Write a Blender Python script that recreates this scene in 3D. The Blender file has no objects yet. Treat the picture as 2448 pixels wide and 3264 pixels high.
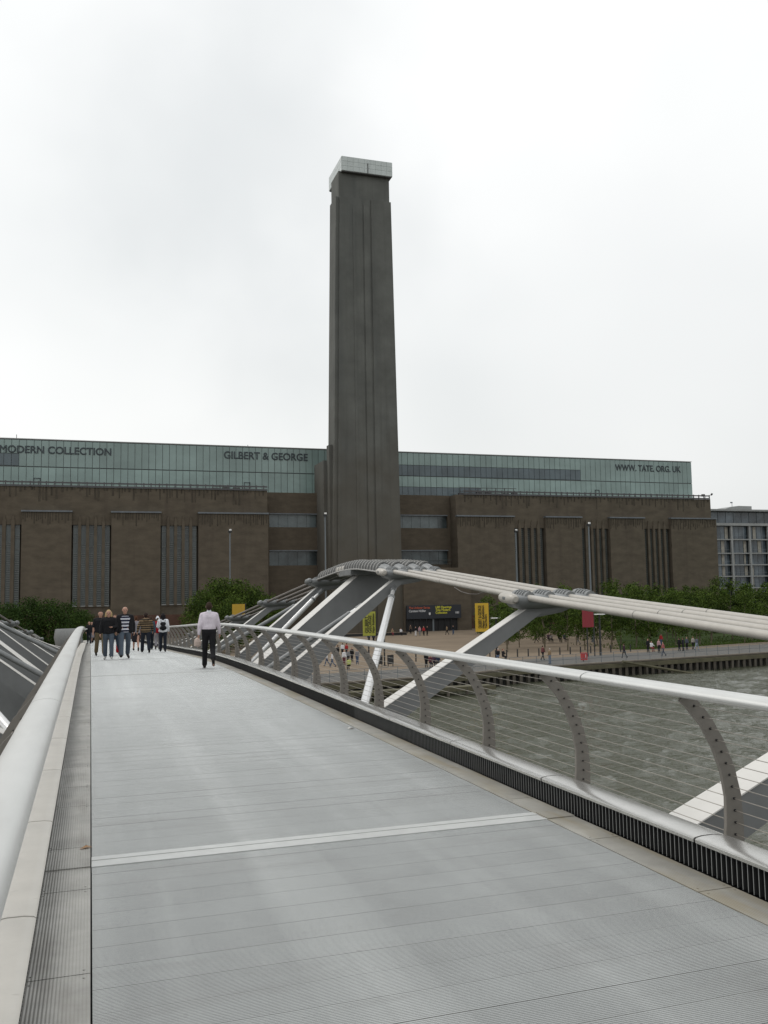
import bpy, bmesh, math, random
import numpy as np
from mathutils import Vector, Matrix
rnd = random.Random(7)
S = bpy.context.scene
COL = S.collection
# ------------------------------------------------------------------ camera
FPX, YAW, PIT, ROL = 2859.4, math.radians(18.122), math.radians(5.027), math.radians(0.929)
IW, IH = 2448, 3264
_r = Vector((math.cos(YAW), -math.sin(YAW), 0))
_f = Vector((math.sin(YAW)*math.cos(PIT), math.cos(YAW)*math.cos(PIT), math.sin(PIT)))
_u = Vector((-math.sin(YAW)*math.sin(PIT), -math.cos(YAW)*math.sin(PIT), math.cos(PIT)))
CR = _r*math.cos(ROL) - _u*math.sin(ROL)
CU = _r*math.sin(ROL) + _u*math.cos(ROL)
cam = bpy.data.objects.new('camera', bpy.data.cameras.new('camera'))
COL.objects.link(cam)
cam.matrix_world = Matrix(((CR.x, CU.x, -_f.x, 0), (CR.y, CU.y, -_f.y, 0), (CR.z, CU.z, -_f.z, 0), (0, 0, 0, 1)))
cam.data.sensor_fit = 'VERTICAL'; cam.data.sensor_height = 36; cam.data.lens = 36*FPX/IH
cam.data.clip_start = 0.05; cam.data.clip_end = 8000
S.camera = cam

def ray(px, py):
    d = CR*((px-IW/2)/FPX) - CU*((py-IH/2)/FPX) + _f
    return d/d.y
def at(px, py, Y=None, z=None):          # a point of the photograph at a known distance, or on a known level
    d = ray(px, py)
    return d*Y if z is None else d*(z/d.z)

# ------------------------------------------------------------------ world, sun, exposure
W = bpy.data.worlds.new('World'); S.world = W; W.use_nodes = True
nt = W.node_tree; N = nt.nodes; L = nt.links; N.clear()
SUN_EL, SUN_AZ = math.radians(52), math.radians(-48)     # azimuth from +Y towards +X
out = N.new('ShaderNodeOutputWorld'); add = N.new('ShaderNodeAddShader')
bg1 = N.new('ShaderNodeBackground'); bg2 = N.new('ShaderNodeBackground')
sky = N.new('ShaderNodeTexSky'); sky.sky_type = 'NISHITA'; sky.sun_disc = False
sky.sun_elevation = SUN_EL; sky.sun_rotation = SUN_AZ; sky.air_density = 1.5; sky.dust_density = 4
bg1.inputs[1].default_value = 0.008
L.new(sky.outputs[0], bg1.inputs[0])
tc = N.new('ShaderNodeTexCoord'); mp = N.new('ShaderNodeMapping'); mp.inputs['Scale'].default_value = (1.0, 1.0, 1.5)
mp.inputs['Location'].default_value = (0.62, 0.42, 0.2)
no = N.new('ShaderNodeTexNoise'); no.inputs['Scale'].default_value = 1.9; no.inputs['Detail'].default_value = 3.2; no.inputs['Roughness'].default_value = 0.42
cr = N.new('ShaderNodeValToRGB'); cr.color_ramp.interpolation = 'EASE'
cr.color_ramp.elements[0].position = 0.36; cr.color_ramp.elements[0].color = (0.93, 0.945, 0.94, 1)
cr.color_ramp.elements[1].position = 0.62; cr.color_ramp.elements[1].color = (1.04, 1.045, 1.035, 1)
sep = N.new('ShaderNodeSeparateXYZ'); mr = N.new('ShaderNodeMapRange')
mr.inputs['From Min'].default_value = 0.0; mr.inputs['From Max'].default_value = 0.6
mr.inputs['To Min'].default_value = 0.90; mr.inputs['To Max'].default_value = 1.0
mulc = N.new('ShaderNodeMixRGB'); mulc.blend_type = 'MULTIPLY'; mulc.inputs[0].default_value = 1
L.new(tc.outputs['Generated'], mp.inputs[0]); L.new(mp.outputs[0], no.inputs['Vector'])
L.new(no.outputs[0], cr.inputs[0]); L.new(tc.outputs['Generated'], sep.inputs[0]); L.new(sep.outputs[2], mr.inputs[0])
L.new(cr.outputs[0], mulc.inputs[1]); L.new(mr.outputs[0], mulc.inputs[2]); L.new(mulc.outputs[0], bg2.inputs[0])
# a greyer bank of cloud stands left of the chimney, a thinner one low on the right
cloudc = mulc.outputs[0]
for d0, r0, amt, sc in (((0.165, 0.882, 0.44), 0.30, 0.30, 4.0), ((0.56, 0.79, 0.22), 0.50, 0.20, 3.0), ((-0.5, 0.7, 0.5), 0.5, 0.2, 3.0), ((0.3, -0.8, 0.5), 0.8, 0.25, 2.0)):
    nz = N.new('ShaderNodeTexNoise'); nz.inputs['Scale'].default_value = sc; nz.inputs['Detail'].default_value = 4
    L.new(tc.outputs['Generated'], nz.inputs['Vector'])
    vs_ = N.new('ShaderNodeVectorMath'); vs_.operation = 'SUBTRACT'; vs_.inputs[1].default_value = (0.5, 0.5, 0.5); L.new(nz.outputs['Color'], vs_.inputs[0])
    vm = N.new('ShaderNodeVectorMath'); vm.operation = 'SCALE'; vm.inputs['Scale'].default_value = 0.45; L.new(vs_.outputs[0], vm.inputs[0])
    va = N.new('ShaderNodeVectorMath'); va.operation = 'ADD'; L.new(tc.outputs['Generated'], va.inputs[0]); L.new(vm.outputs[0], va.inputs[1])
    vd = N.new('ShaderNodeVectorMath'); vd.operation = 'DISTANCE'; vd.inputs[1].default_value = d0; L.new(va.outputs[0], vd.inputs[0])
    m2 = N.new('ShaderNodeMapRange'); m2.interpolation_type = 'SMOOTHSTEP'; m2.inputs['From Min'].default_value = 0.02; m2.inputs['From Max'].default_value = r0
    m2.inputs['To Min'].default_value = amt; m2.inputs['To Max'].default_value = 0.0; L.new(vd.outputs['Value'], m2.inputs[0])
    mx_ = N.new('ShaderNodeMixRGB'); mx_.inputs[2].default_value = (0.42, 0.46, 0.48, 1); L.new(m2.outputs[0], mx_.inputs[0]); L.new(cloudc, mx_.inputs[1]); cloudc = mx_.outputs[0]
L.new(cloudc, bg2.inputs[0])
bg2.inputs[1].default_value = 1.0
L.new(bg1.outputs[0], add.inputs[0]); L.new(bg2.outputs[0], add.inputs[1]); L.new(add.outputs[0], out.inputs[0])
sun = bpy.data.objects.new('sun', bpy.data.lights.new('sun', 'SUN')); COL.objects.link(sun)
sun.data.energy = 0.8; sun.data.angle = math.radians(25); sun.data.color = (1, 0.97, 0.92)
sd = Vector((math.sin(SUN_AZ)*math.cos(SUN_EL), math.cos(SUN_AZ)*math.cos(SUN_EL), math.sin(SUN_EL)))
sun.rotation_euler = sd.to_track_quat('Z', 'Y').to_euler()
S.view_settings.view_transform = 'Standard'; S.view_settings.look = 'None'
S.view_settings.exposure = 0; S.view_settings.gamma = 1; S.view_settings.use_curve_mapping = False
S.cycles.max_bounces = 6; S.cycles.diffuse_bounces = 3; S.cycles.glossy_bounces = 3

# ------------------------------------------------------------------ materials
def mat(name, col, rough=0.6, metal=0.0, var=0.0, scale=3.0, bump=0.0, bscale=30.0, stretch=(1, 1, 1), col2=None, spec=0.5, rnd_tint=0.0, coord='Object', detail=4):
    m = bpy.data.materials.new(name); m.use_nodes = True
    t = m.node_tree; n = t.nodes; l = t.links; b = n['Principled BSDF']
    b.inputs['Base Color'].default_value = (*col, 1); b.inputs['Roughness'].default_value = rough
    b.inputs['Metallic'].default_value = metal; b.inputs['Specular IOR Level'].default_value = spec
    src = None
    if coord == 'World':
        g = n.new('ShaderNodeNewGeometry'); src = g.outputs['Position']
    else:
        g = n.new('ShaderNodeTexCoord'); src = g.outputs[coord]
    mpn = n.new('ShaderNodeMapping'); mpn.inputs['Scale'].default_value = stretch; l.new(src, mpn.inputs[0]); vec = mpn.outputs[0]
    cur = None
    if var > 0 or col2:
        ns = n.new('ShaderNodeTexNoise'); ns.inputs['Scale'].default_value = scale; ns.inputs['Detail'].default_value = detail
        ns.inputs['Roughness'].default_value = 0.6
        l.new(vec, ns.inputs['Vector'])
        r = n.new('ShaderNodeValToRGB')
        c1 = tuple(c*(1-var) for c in col); c2 = col2 or tuple(min(1, c*(1+var)) for c in col)
        r.color_ramp.elements[0].position = 0.32; r.color_ramp.elements[0].color = (*c1, 1)
        r.color_ramp.elements[1].position = 0.68; r.color_ramp.elements[1].color = (*c2, 1)
        l.new(ns.outputs[0], r.inputs[0]); cur = r.outputs[0]
    if rnd_tint > 0:
        oi = n.new('ShaderNodeObjectInfo'); mrr = n.new('ShaderNodeMapRange')
        mrr.inputs['To Min'].default_value = 1-rnd_tint; mrr.inputs['To Max'].default_value = 1+rnd_tint
        l.new(oi.outputs['Random'], mrr.inputs[0])
        mx = n.new('ShaderNodeMixRGB'); mx.blend_type = 'MULTIPLY'; mx.inputs[0].default_value = 1
        if cur: l.new(cur, mx.inputs[1])
        else: mx.inputs[1].default_value = (*col, 1)
        l.new(mrr.outputs[0], mx.inputs[2]); cur = mx.outputs[0]
    if cur: l.new(cur, b.inputs['Base Color'])
    if bump > 0:
        nb = n.new('ShaderNodeTexNoise'); nb.inputs['Scale'].default_value = bscale; nb.inputs['Detail'].default_value = 5
        l.new(vec, nb.inputs['Vector']); bp = n.new('ShaderNodeBump'); bp.inputs['Strength'].default_value = bump; bp.inputs['Distance'].default_value = 0.02
        l.new(nb.outputs[0], bp.inputs['Height']); l.new(bp.outputs[0], b.inputs['Normal'])
    return m
def add_ribs(m, axis, period, strength, dist=0.004):     # fine extruded ridges
    n = m.node_tree.nodes; l = m.node_tree.links; b = n['Principled BSDF']
    g = n.new('ShaderNodeNewGeometry'); w = n.new('ShaderNodeTexWave'); w.wave_type = 'BANDS'; w.bands_direction = axis
    w.inputs['Scale'].default_value = 0.3142/period; w.wave_profile = 'SIN'
    l.new(g.outputs['Position'], w.inputs['Vector'])
    bp = n.new('ShaderNodeBump'); bp.inputs['Strength'].default_value = strength; bp.inputs['Distance'].default_value = dist
    l.new(w.outputs['Fac'], bp.inputs['Height'])
    if b.inputs['Normal'].is_linked: l.new(b.inputs['Normal'].links[0].from_socket, bp.inputs['Normal'])
    l.new(bp.outputs[0], b.inputs['Normal'])

def streak_mix(m, col, stretch, scale, lo, hi, amount):  # grime or wear with a shape of its own
    n = m.node_tree.nodes; l = m.node_tree.links; b = n['Principled BSDF']
    g = n.new('ShaderNodeNewGeometry'); mpn = n.new('ShaderNodeMapping'); mpn.inputs['Scale'].default_value = stretch
    l.new(g.outputs['Position'], mpn.inputs[0]); ns = n.new('ShaderNodeTexNoise'); ns.inputs['Scale'].default_value = scale; ns.inputs['Detail'].default_value = 5
    l.new(mpn.outputs[0], ns.inputs['Vector']); mrr = n.new('ShaderNodeMapRange')
    mrr.inputs['From Min'].default_value = lo; mrr.inputs['From Max'].default_value = hi; mrr.inputs['To Max'].default_value = amount
    l.new(ns.outputs[0], mrr.inputs[0]); mx = n.new('ShaderNodeMixRGB'); mx.inputs[2].default_value = (*col, 1)
    l.new(mrr.outputs[0], mx.inputs[0])
    if b.inputs['Base Color'].is_linked: l.new(b.inputs['Base Color'].links[0].from_socket, mx.inputs[1])
    else: mx.inputs[1].default_value = b.inputs['Base Color'].default_value
    l.new(mx.outputs[0], b.inputs['Base Color'])

M = {}
M['deck'] = mat('ribbed_aluminium_deck', (0.235, 0.247, 0.245), 0.50, 0.0, 0.10, 2.2, 0.04, 60, coord='World', rnd_tint=0.06, stretch=(1.2, 0.5, 1), spec=0.75)
streak_mix(M['deck'], (0.385, 0.40, 0.395), (2.6, 0.07, 1), 1.0, 0.48, 0.70, 0.8)
streak_mix(M['deck'], (0.16, 0.16, 0.155), (1.4, 0.9, 1), 1.1, 0.56, 0.80, 0.55)
streak_mix(M['deck'], (0.14, 0.14, 0.135), (1, 1, 1), 16.0, 0.68, 0.73, 0.4)
streak_mix(M['deck'], (0.36, 0.37, 0.36), (1.0, 0.16, 1), 34.0, 0.60, 0.75, 0.25)
streak_mix(M['deck'], (0.17, 0.17, 0.165), (0.5, 3.0, 1), 1.3, 0.56, 0.72, 0.5)
M['deck_edge'] = mat('polished_ridge_edge', (0.80, 0.82, 0.81), 0.35, 1.0, 0.05, 3, coord='World')
M['deck_groove'] = mat('dark_deck_groove', (0.13, 0.13, 0.125), 0.7, 0.0, 0.2, 4, coord='World')
M['gutter'] = mat('ribbed_gutter_aluminium', (0.32, 0.315, 0.295), 0.45, 0.0, 0.18, 3, 0.05, 40, coord='World', rnd_tint=0.06)
streak_mix(M['gutter'], (0.14, 0.13, 0.11), (5, 0.9, 1), 1.3, 0.52, 0.80, 0.6)
add_ribs(M['gutter'], 'X', 0.017, 0.5)
M['gutter_r'] = mat('stained_gutter_aluminium', (0.33, 0.32, 0.29), 0.5, 0.0, 0.18, 3, 0.05, 40, coord='World', rnd_tint=0.05)
streak_mix(M['gutter_r'], (0.27, 0.235, 0.165), (4, 0.5, 1), 1.6, 0.45, 0.62, 0.7)
add_ribs(M['gutter_r'], 'X', 0.017, 0.4)
M['joint'] = mat('bright_aluminium_strip', (0.50, 0.51, 0.50), 0.38, 0.2, 0.06, 8)
M['steel'] = mat('brushed_stainless_rail', (0.63, 0.635, 0.62), 0.36, 0.55, 0.05, 5, 0.02, 80, stretch=(1, 0.3, 1))
streak_mix(M['steel'], (0.47, 0.46, 0.44), (6, 1.1, 6), 1.0, 0.52, 0.75, 0.45)
M['cap'] = mat('brushed_steel_kerb_cap', (0.60, 0.595, 0.575), 0.27, 0.9, 0.05, 4, 0.02, 60, coord='World')
M['cap_l'] = mat('weathered_kerb_cap', (0.54, 0.52, 0.48), 0.45, 0.25, 0.06, 3, 0.03, 50, coord='World')
streak_mix(M['cap_l'], (0.30, 0.27, 0.23), (3, 9, 3), 2.0, 0.66, 0.80, 0.6)
M['post'] = mat('matt_steel_post', (0.20, 0.185, 0.165), 0.5, 0.35, 0.08, 10)
M['wire'] = mat('steel_wire', (0.34, 0.31, 0.27), 0.4, 0.5)
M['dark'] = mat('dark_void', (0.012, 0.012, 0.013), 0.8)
M['fin'] = mat('kerb_fin_shaded_steel', (0.045, 0.046, 0.047), 0.5, 0.2, 0.1, 8)  # sides painted dark for the shade between fins; front edge kept lighter
M['fin_edge'] = mat('kerb_fin_edge', (0.30, 0.31, 0.31), 0.4, 0.4)
M['white'] = mat('pale_steel', (0.62, 0.605, 0.575), 0.45, 0, 0.04, 2, coord='World')
M['grey'] = mat('grey_painted_steel', (0.175, 0.18, 0.182), 0.5, 0, 0.10, 1.6, 0.03, 6, coord='World')
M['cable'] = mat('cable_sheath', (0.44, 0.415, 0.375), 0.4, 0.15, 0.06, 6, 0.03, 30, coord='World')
M['cable_dark'] = mat('dark_cable', (0.13, 0.113, 0.10), 0.5, 0.1, 0.12, 6, coord='World')  # darker tone for cables on the left and beyond the pier
M['cable_d'] = mat('cable_joint_band', (0.20, 0.19, 0.175), 0.5)
M['clamp'] = mat('cast_clamp_steel', (0.20, 0.208, 0.21), 0.45, 0.3, 0.12, 6, 0.05, 40)
M['tube'] = mat('bright_damper_tube', (0.68, 0.68, 0.68), 0.28, 0.45, 0.03, 5)
M['saddle'] = mat('saddle_plate', (0.05, 0.052, 0.052), 0.6, 0.0, 0.12, 7)
M['rib'] = mat('saddle_rib', (0.30, 0.295, 0.28), 0.5, 0.0)
M['brick'] = mat('sooty_brown_brick', (0.100, 0.084, 0.063), 0.9, 0, 0.20, 0.35, 0.25, 9, coord='World', stretch=(1, 1, 2.2), spec=0.25, detail=8)
streak_mix(M['brick'], (0.065, 0.052, 0.042), (0.55, 0.55, 0.035), 1.0, 0.50, 0.78, 0.6)
streak_mix(M['brick'], (0.112, 0.093, 0.068), (0.5, 0.5, 3.2), 1.2, 0.52, 0.75, 0.5)
M['brick2'] = mat('red_brown_brick', (0.095, 0.078, 0.058), 0.9, 0, 0.16, 0.5, 0.25, 9, coord='World', stretch=(1, 1, 2.2), spec=0.25, detail=8)
streak_mix(M['brick2'], (0.068, 0.055, 0.042), (0.6, 0.6, 0.06), 1.0, 0.5, 0.78, 0.5)
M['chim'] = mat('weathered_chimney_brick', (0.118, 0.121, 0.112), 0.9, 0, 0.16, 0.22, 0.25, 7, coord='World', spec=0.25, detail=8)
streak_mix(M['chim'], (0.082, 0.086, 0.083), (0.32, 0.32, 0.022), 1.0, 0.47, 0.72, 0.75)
def tone_by_height(m, col, z0, z1):  # given colour low down, blending into the brick's own colour higher up
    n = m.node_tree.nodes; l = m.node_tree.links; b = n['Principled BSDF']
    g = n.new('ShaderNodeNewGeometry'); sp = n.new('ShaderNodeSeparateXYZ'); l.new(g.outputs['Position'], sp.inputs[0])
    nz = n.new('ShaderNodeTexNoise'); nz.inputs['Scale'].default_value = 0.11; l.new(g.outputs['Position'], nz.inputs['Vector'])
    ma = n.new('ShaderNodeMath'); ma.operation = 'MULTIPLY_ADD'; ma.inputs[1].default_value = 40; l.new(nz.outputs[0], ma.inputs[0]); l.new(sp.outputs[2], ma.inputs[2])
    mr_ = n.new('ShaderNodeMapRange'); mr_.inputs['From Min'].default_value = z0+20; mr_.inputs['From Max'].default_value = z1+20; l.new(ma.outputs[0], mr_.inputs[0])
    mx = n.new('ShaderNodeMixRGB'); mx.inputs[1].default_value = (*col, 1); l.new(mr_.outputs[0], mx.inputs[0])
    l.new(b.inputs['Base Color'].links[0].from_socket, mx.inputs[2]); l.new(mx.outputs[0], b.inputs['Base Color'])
tone_by_height(M['chim'], (0.092, 0.080, 0.062), -5, 38)
streak_mix(M['chim'], (0.072, 0.072, 0.066), (0.9, 0.9, 0.02), 1.0, 0.55, 0.75, 0.4)
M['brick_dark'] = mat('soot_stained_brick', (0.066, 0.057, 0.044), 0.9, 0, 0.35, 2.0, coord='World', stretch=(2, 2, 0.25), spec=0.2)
M['plinth'] = mat('red_plinth_brick', (0.085, 0.048, 0.036), 0.9, 0, 0.2, 0.5, coord='World', spec=0.2)
M['lead'] = mat('lead_flashing', (0.13, 0.145, 0.16), 0.6, 0.1, 0.15, 1)
M['wglass'] = mat('gallery_window_glass', (0.085, 0.105, 0.106), 0.2, 0, 0.45, 0.35, coord='World', stretch=(1, 1, 0.35))
M['wglass_d'] = mat('dark_window_glass', (0.075, 0.09, 0.088), 0.15, 0, 0.3, 0.4, coord='World')
M['wbar'] = mat('window_glazing_bar', (0.155, 0.172, 0.168), 0.5)
M['wbar_d'] = mat('window_louvre', (0.10, 0.108, 0.102), 0.6)
M['strip'] = mat('strip_window_glass', (0.105, 0.13, 0.135), 0.2, 0, 0.2, 0.5, coord='World')
M['strip_d'] = mat('lower_strip_window_glass', (0.05, 0.065, 0.068), 0.2, 0, 0.55, 0.3, coord='World')
M['beam'] = mat('frosted_green_glass', (0.215, 0.290, 0.275), 0.25, 0, 0.15, 0.09, coord='World', rnd_tint=0.07, stretch=(1, 1, 1.6))
M['beam2'] = mat('frosted_green_glass_lower', (0.228, 0.312, 0.294), 0.25, 0, 0.17, 0.11, coord='World', rnd_tint=0.08, stretch=(1, 1, 1.6))
M['beam_d'] = mat('clear_gallery_glass', (0.085, 0.115, 0.13), 0.18, 0, 0.22, 0.25, coord='World', rnd_tint=0.08)
M['mull'] = mat('dark_mullion', (0.085, 0.10, 0.10), 0.5)
M['letter'] = mat('dark_lettering', (0.035, 0.048, 0.055), 0.5)
M['capglass'] = mat('translucent_cap_panel', (0.46, 0.50, 0.49), 0.3, 0, 0.05, 0.6, coord='World', rnd_tint=0.04)
M['roofmetal'] = mat('dark_roof_metal', (0.075, 0.075, 0.078), 0.6, 0.1)
M['concrete'] = mat('pale_concrete', (0.27, 0.28, 0.275), 0.8, 0, 0.1, 0.6, coord='World')
M['aptglass'] = mat('apartment_glass', (0.075, 0.095, 0.11), 0.15, 0, 0.5, 0.22, coord='World', rnd_tint=0.25)
M['curtain'] = mat('pale_curtain', (0.30, 0.285, 0.245), 0.9, 0, 0.2, 1.0, coord='World')
M['gravel'] = mat('tan_gravel_forecourt', (0.205, 0.162, 0.118), 0.95, 0, 0.14, 0.12, 0.1, 3, coord='World', spec=0.2, detail=9)
M['paving'] = mat('grey_promenade_paving', (0.118, 0.114, 0.106), 0.85, 0, 0.10, 0.35, coord='World', spec=0.3, detail=7)
M['lawn'] = mat('lawn_turf', (0.045, 0.07, 0.02), 0.95, 0, 0.3, 0.3, coord='World', spec=0.15, detail=9)
M['earth'] = mat('city_ground', (0.14, 0.13, 0.115), 0.95, 0, 0.2, 0.05, coord='World', spec=0.2)
M['wall'] = mat('wet_river_wall', (0.035, 0.035, 0.030), 0.6, 0, 0.4, 0.5, coord='World', stretch=(1, 1, 0.3))
M['coping'] = mat('stone_coping', (0.14, 0.12, 0.095), 0.85, 0, 0.15, 0.6, coord='World')
M['timber'] = mat('weathered_timber', (0.075, 0.066, 0.052), 0.85, 0, 0.35, 1.5, coord='World', stretch=(1, 1, 0.4), rnd_tint=0.2)
M['timber_g'] = mat('algae_timber', (0.085, 0.078, 0.045), 0.8, 0, 0.3, 0.8, coord='World')
M['black'] = mat('black_street_metal', (0.018, 0.019, 0.020), 0.5)
M['pole'] = mat('galvanised_pole', (0.15, 0.17, 0.185), 0.5, 0.2)
M['lampdisc'] = mat('white_lamp_disc', (0.75, 0.75, 0.74), 0.4)
M['yellow'] = mat('yellow_banner', (0.56, 0.36, 0.03), 0.75, 0, 0.06, 0.8)
M['yellowg'] = mat('lime_banner', (0.34, 0.35, 0.055), 0.75, 0, 0.08, 0.8)
M['yellowd'] = mat('ochre_banner', (0.42, 0.27, 0.03), 0.8, 0, 0.06, 0.8)
M['redb'] = mat('red_banner', (0.25, 0.03, 0.04), 0.75, 0, 0.08, 0.8)
M['ink'] = mat('banner_ink', (0.03, 0.028, 0.02), 0.8)
M['txt_r'] = mat('red_sign_ink', (0.45, 0.09, 0.04), 0.7)
M['txt_w'] = mat('white_sign_ink', (0.55, 0.55, 0.56), 0.7)
M['txt_y'] = mat('yellow_sign_ink', (0.62, 0.58, 0.04), 0.7)
M['signboard'] = mat('black_signboard', (0.016, 0.019, 0.026), 0.5)
M['lifered'] = mat('red_lifebuoy_housing', (0.42, 0.03, 0.03), 0.45)
M['bark'] = mat('pale_birch_bark', (0.15, 0.125, 0.085), 0.9, 0, 0.5, 3, stretch=(1, 1, 0.6))
M['leaf_dark'] = mat('dark_leaf_green', (0.030, 0.058, 0.014), 0.8, spec=0.08)
for i, c in enumerate(((0.042, 0.072, 0.013), (0.058, 0.092, 0.015), (0.078, 0.115, 0.022), (0.03, 0.052, 0.012))):
    m = mat('leaf_green', c, 0.8, 0, 0, rnd_tint=0.15, spec=0.08); M['leaf%d' % i] = m
    b = m.node_tree.nodes['Principled BSDF']; b.inputs['Subsurface Weight'].default_value = 0.0
# water
def water_material():
    m = bpy.data.materials.new('river_water'); m.use_nodes = True
    n = m.node_tree.nodes; l = m.node_tree.links; b = n['Principled BSDF']
    b.inputs['Base Color'].default_value = (0.066, 0.070, 0.046, 1); b.inputs['Roughness'].default_value = 0.06
    b.inputs['IOR'].default_value = 1.33; b.inputs['Specular IOR Level'].default_value = 0.5
    g = n.new('ShaderNodeNewGeometry'); mp_ = n.new('ShaderNodeMapping'); mp_.inputs['Scale'].default_value = (0.7, 1.7, 1); mp_.inputs['Rotation'].default_value = (0, 0, 0.35)
    l.new(g.outputs['Position'], mp_.inputs[0])
    prev = None
    for sc, st, di in ((0.7, 1.0, 0.24), (2.1, 1.0, 0.12), (6.5, 1.0, 0.034)):
        ns = n.new('ShaderNodeTexNoise'); ns.inputs['Scale'].default_value = sc; ns.inputs['Detail'].default_value = 4; ns.inputs['Roughness'].default_value = 0.6
        ns.inputs['Distortion'].default_value = 0.6
        l.new(mp_.outputs[0], ns.inputs['Vector'])
        bp = n.new('ShaderNodeBump'); bp.inputs['Strength'].default_value = st; bp.inputs['Distance'].default_value = di
        l.new(ns.outputs[0], bp.inputs['Height'])
        if prev: l.new(prev, bp.inputs['Normal'])
        prev = bp.outputs[0]
    l.new(prev, b.inputs['Normal'])
    return m
M['water'] = water_material()

# ------------------------------------------------------------------ mesh helpers
class MB:
    def __init__(s): s.v = []; s.f = []; s.mi = []; s.cur = 0
    def add(s, vs, fs):
        o = len(s.v); s.v += [tuple(v) for v in vs]
        for f in fs: s.f.append(tuple(i+o for i in f)); s.mi.append(s.cur)
        return s
    def hexa(s, p):      # 8 points: bottom ring of 4, top ring of 4
        return s.add(p, [(3, 2, 1, 0), (4, 5, 6, 7), (0, 1, 5, 4), (1, 2, 6, 5), (2, 3, 7, 6), (3, 0, 4, 7)])
    def box(s, x0, x1, y0, y1, z0, z1):
        return s.hexa([(x0, y0, z0), (x1, y0, z0), (x1, y1, z0), (x0, y1, z0), (x0, y0, z1), (x1, y0, z1), (x1, y1, z1), (x0, y1, z1)])
    def tube(s, pts, r, n=10, caps=True):
        pts = [Vector(p) for p in pts]; rs = r if isinstance(r, (list, tuple)) else [r]*len(pts)
        o = len(s.v); up = Vector((0, 0, 1))
        for i, p in enumerate(pts):
            d = (pts[min(i+1, len(pts)-1)]-pts[max(i-1, 0)]).normalized()
            a = d.cross(up)
            if a.length < 1e-3: a = d.cross(Vector((1, 0, 0)))
            a.normalize(); b = a.cross(d)
            for k in range(n):
                t = 2*math.pi*k/n; s.v.append(tuple(p+a*(rs[i]*math.cos(t))+b*(rs[i]*math.sin(t))))
        for i in range(len(pts)-1):
            for k in range(n):
                k2 = (k+1) % n
                s.f.append((o+i*n+k, o+i*n+k2, o+(i+1)*n+k2, o+(i+1)*n+k)); s.mi.append(s.cur)
        if caps:
            s.f.append(tuple(o+k for k in range(n-1, -1, -1))); s.mi.append(s.cur)
            e = o+(len(pts)-1)*n; s.f.append(tuple(e+k for k in range(n))); s.mi.append(s.cur)
        return s
    def sweep(s, prof, path, closed=True, caps=True):   # prof: [(x, z)], path: [(x0, y, z0)] along Y
        o = len(s.v); n = len(prof)
        for (px, py, pz) in path:
            for (a, b) in prof: s.v.append((px+a, py, pz+b))
        m = n if closed else n-1
        for i in range(len(path)-1):
            for k in range(m):
                k2 = (k+1) % n
                s.f.append((o+i*n+k, o+i*n+k2, o+(i+1)*n+k2, o+(i+1)*n+k)); s.mi.append(s.cur)
        if caps and closed:
            s.f.append(tuple(o+k for k in range(n-1, -1, -1))); s.mi.append(s.cur)
            e = o+(len(path)-1)*n; s.f.append(tuple(e+k for k in range(n))); s.mi.append(s.cur)
        return s
    def prism(s, poly, y0, y1):     # poly in X-Z
        n = len(poly); vs = [(x, y0, z) for x, z in poly]+[(x, y1, z) for x, z in poly]
        fs = [tuple(range(n-1, -1, -1)), tuple(range(n, 2*n))]+[(i, (i+1) % n, n+(i+1) % n, n+i) for i in range(n)]
        return s.add(vs, fs)
    def mesh(s, name, smooth=False, angle=40):
        me = bpy.data.meshes.new(name); me.from_pydata(s.v, [], s.f); me.update()
        bm = bmesh.new(); bm.from_mesh(me); bmesh.ops.recalc_face_normals(bm, faces=bm.faces); bm.to_mesh(me); bm.free()
        me.polygons.foreach_set('material_index', s.mi)
        if smooth:
            me.polygons.foreach_set('use_smooth', [True]*len(me.polygons)); me.set_sharp_from_angle(angle=math.radians(angle))
        return me
def link(name, me, mats, parent=None, loc=None, **kw):
    o = bpy.data.objects.new(name, me); COL.objects.link(o)
    if mats is not None and len(me.materials) == 0:
        for m in (mats if isinstance(mats, (list, tuple)) else [mats]): me.materials.append(M[m] if isinstance(m, str) else m)
    if parent is not None: o.parent = parent
    if loc is not None: o.location = loc
    for k, v in kw.items(): o[k] = v
    return o
def obj(name, mb, mats, parent=None, smooth=False, loc=None, angle=40, **kw):
    return link(name, mb.mesh(name, smooth, angle), mats, parent, loc, **kw)
def thing(name, label, cat, loc=(0, 0, 0), group=None, rz=0):
    o = bpy.data.objects.new(name, None); COL.objects.link(o); o.location = loc; o.rotation_euler = (0, 0, rz)
    o['label'] = label; o['category'] = cat
    if group: o['group'] = group
    return o
def tag(o, label, cat, group=None):
    o['label'] = label; o['category'] = cat
    if group: o['group'] = group
    return o
def copy_tree(o, parent=None):
    c = o.copy(); COL.objects.link(c); c.parent = parent
    for ch in list(o.children): copy_tree(ch, c)
    return c
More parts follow.
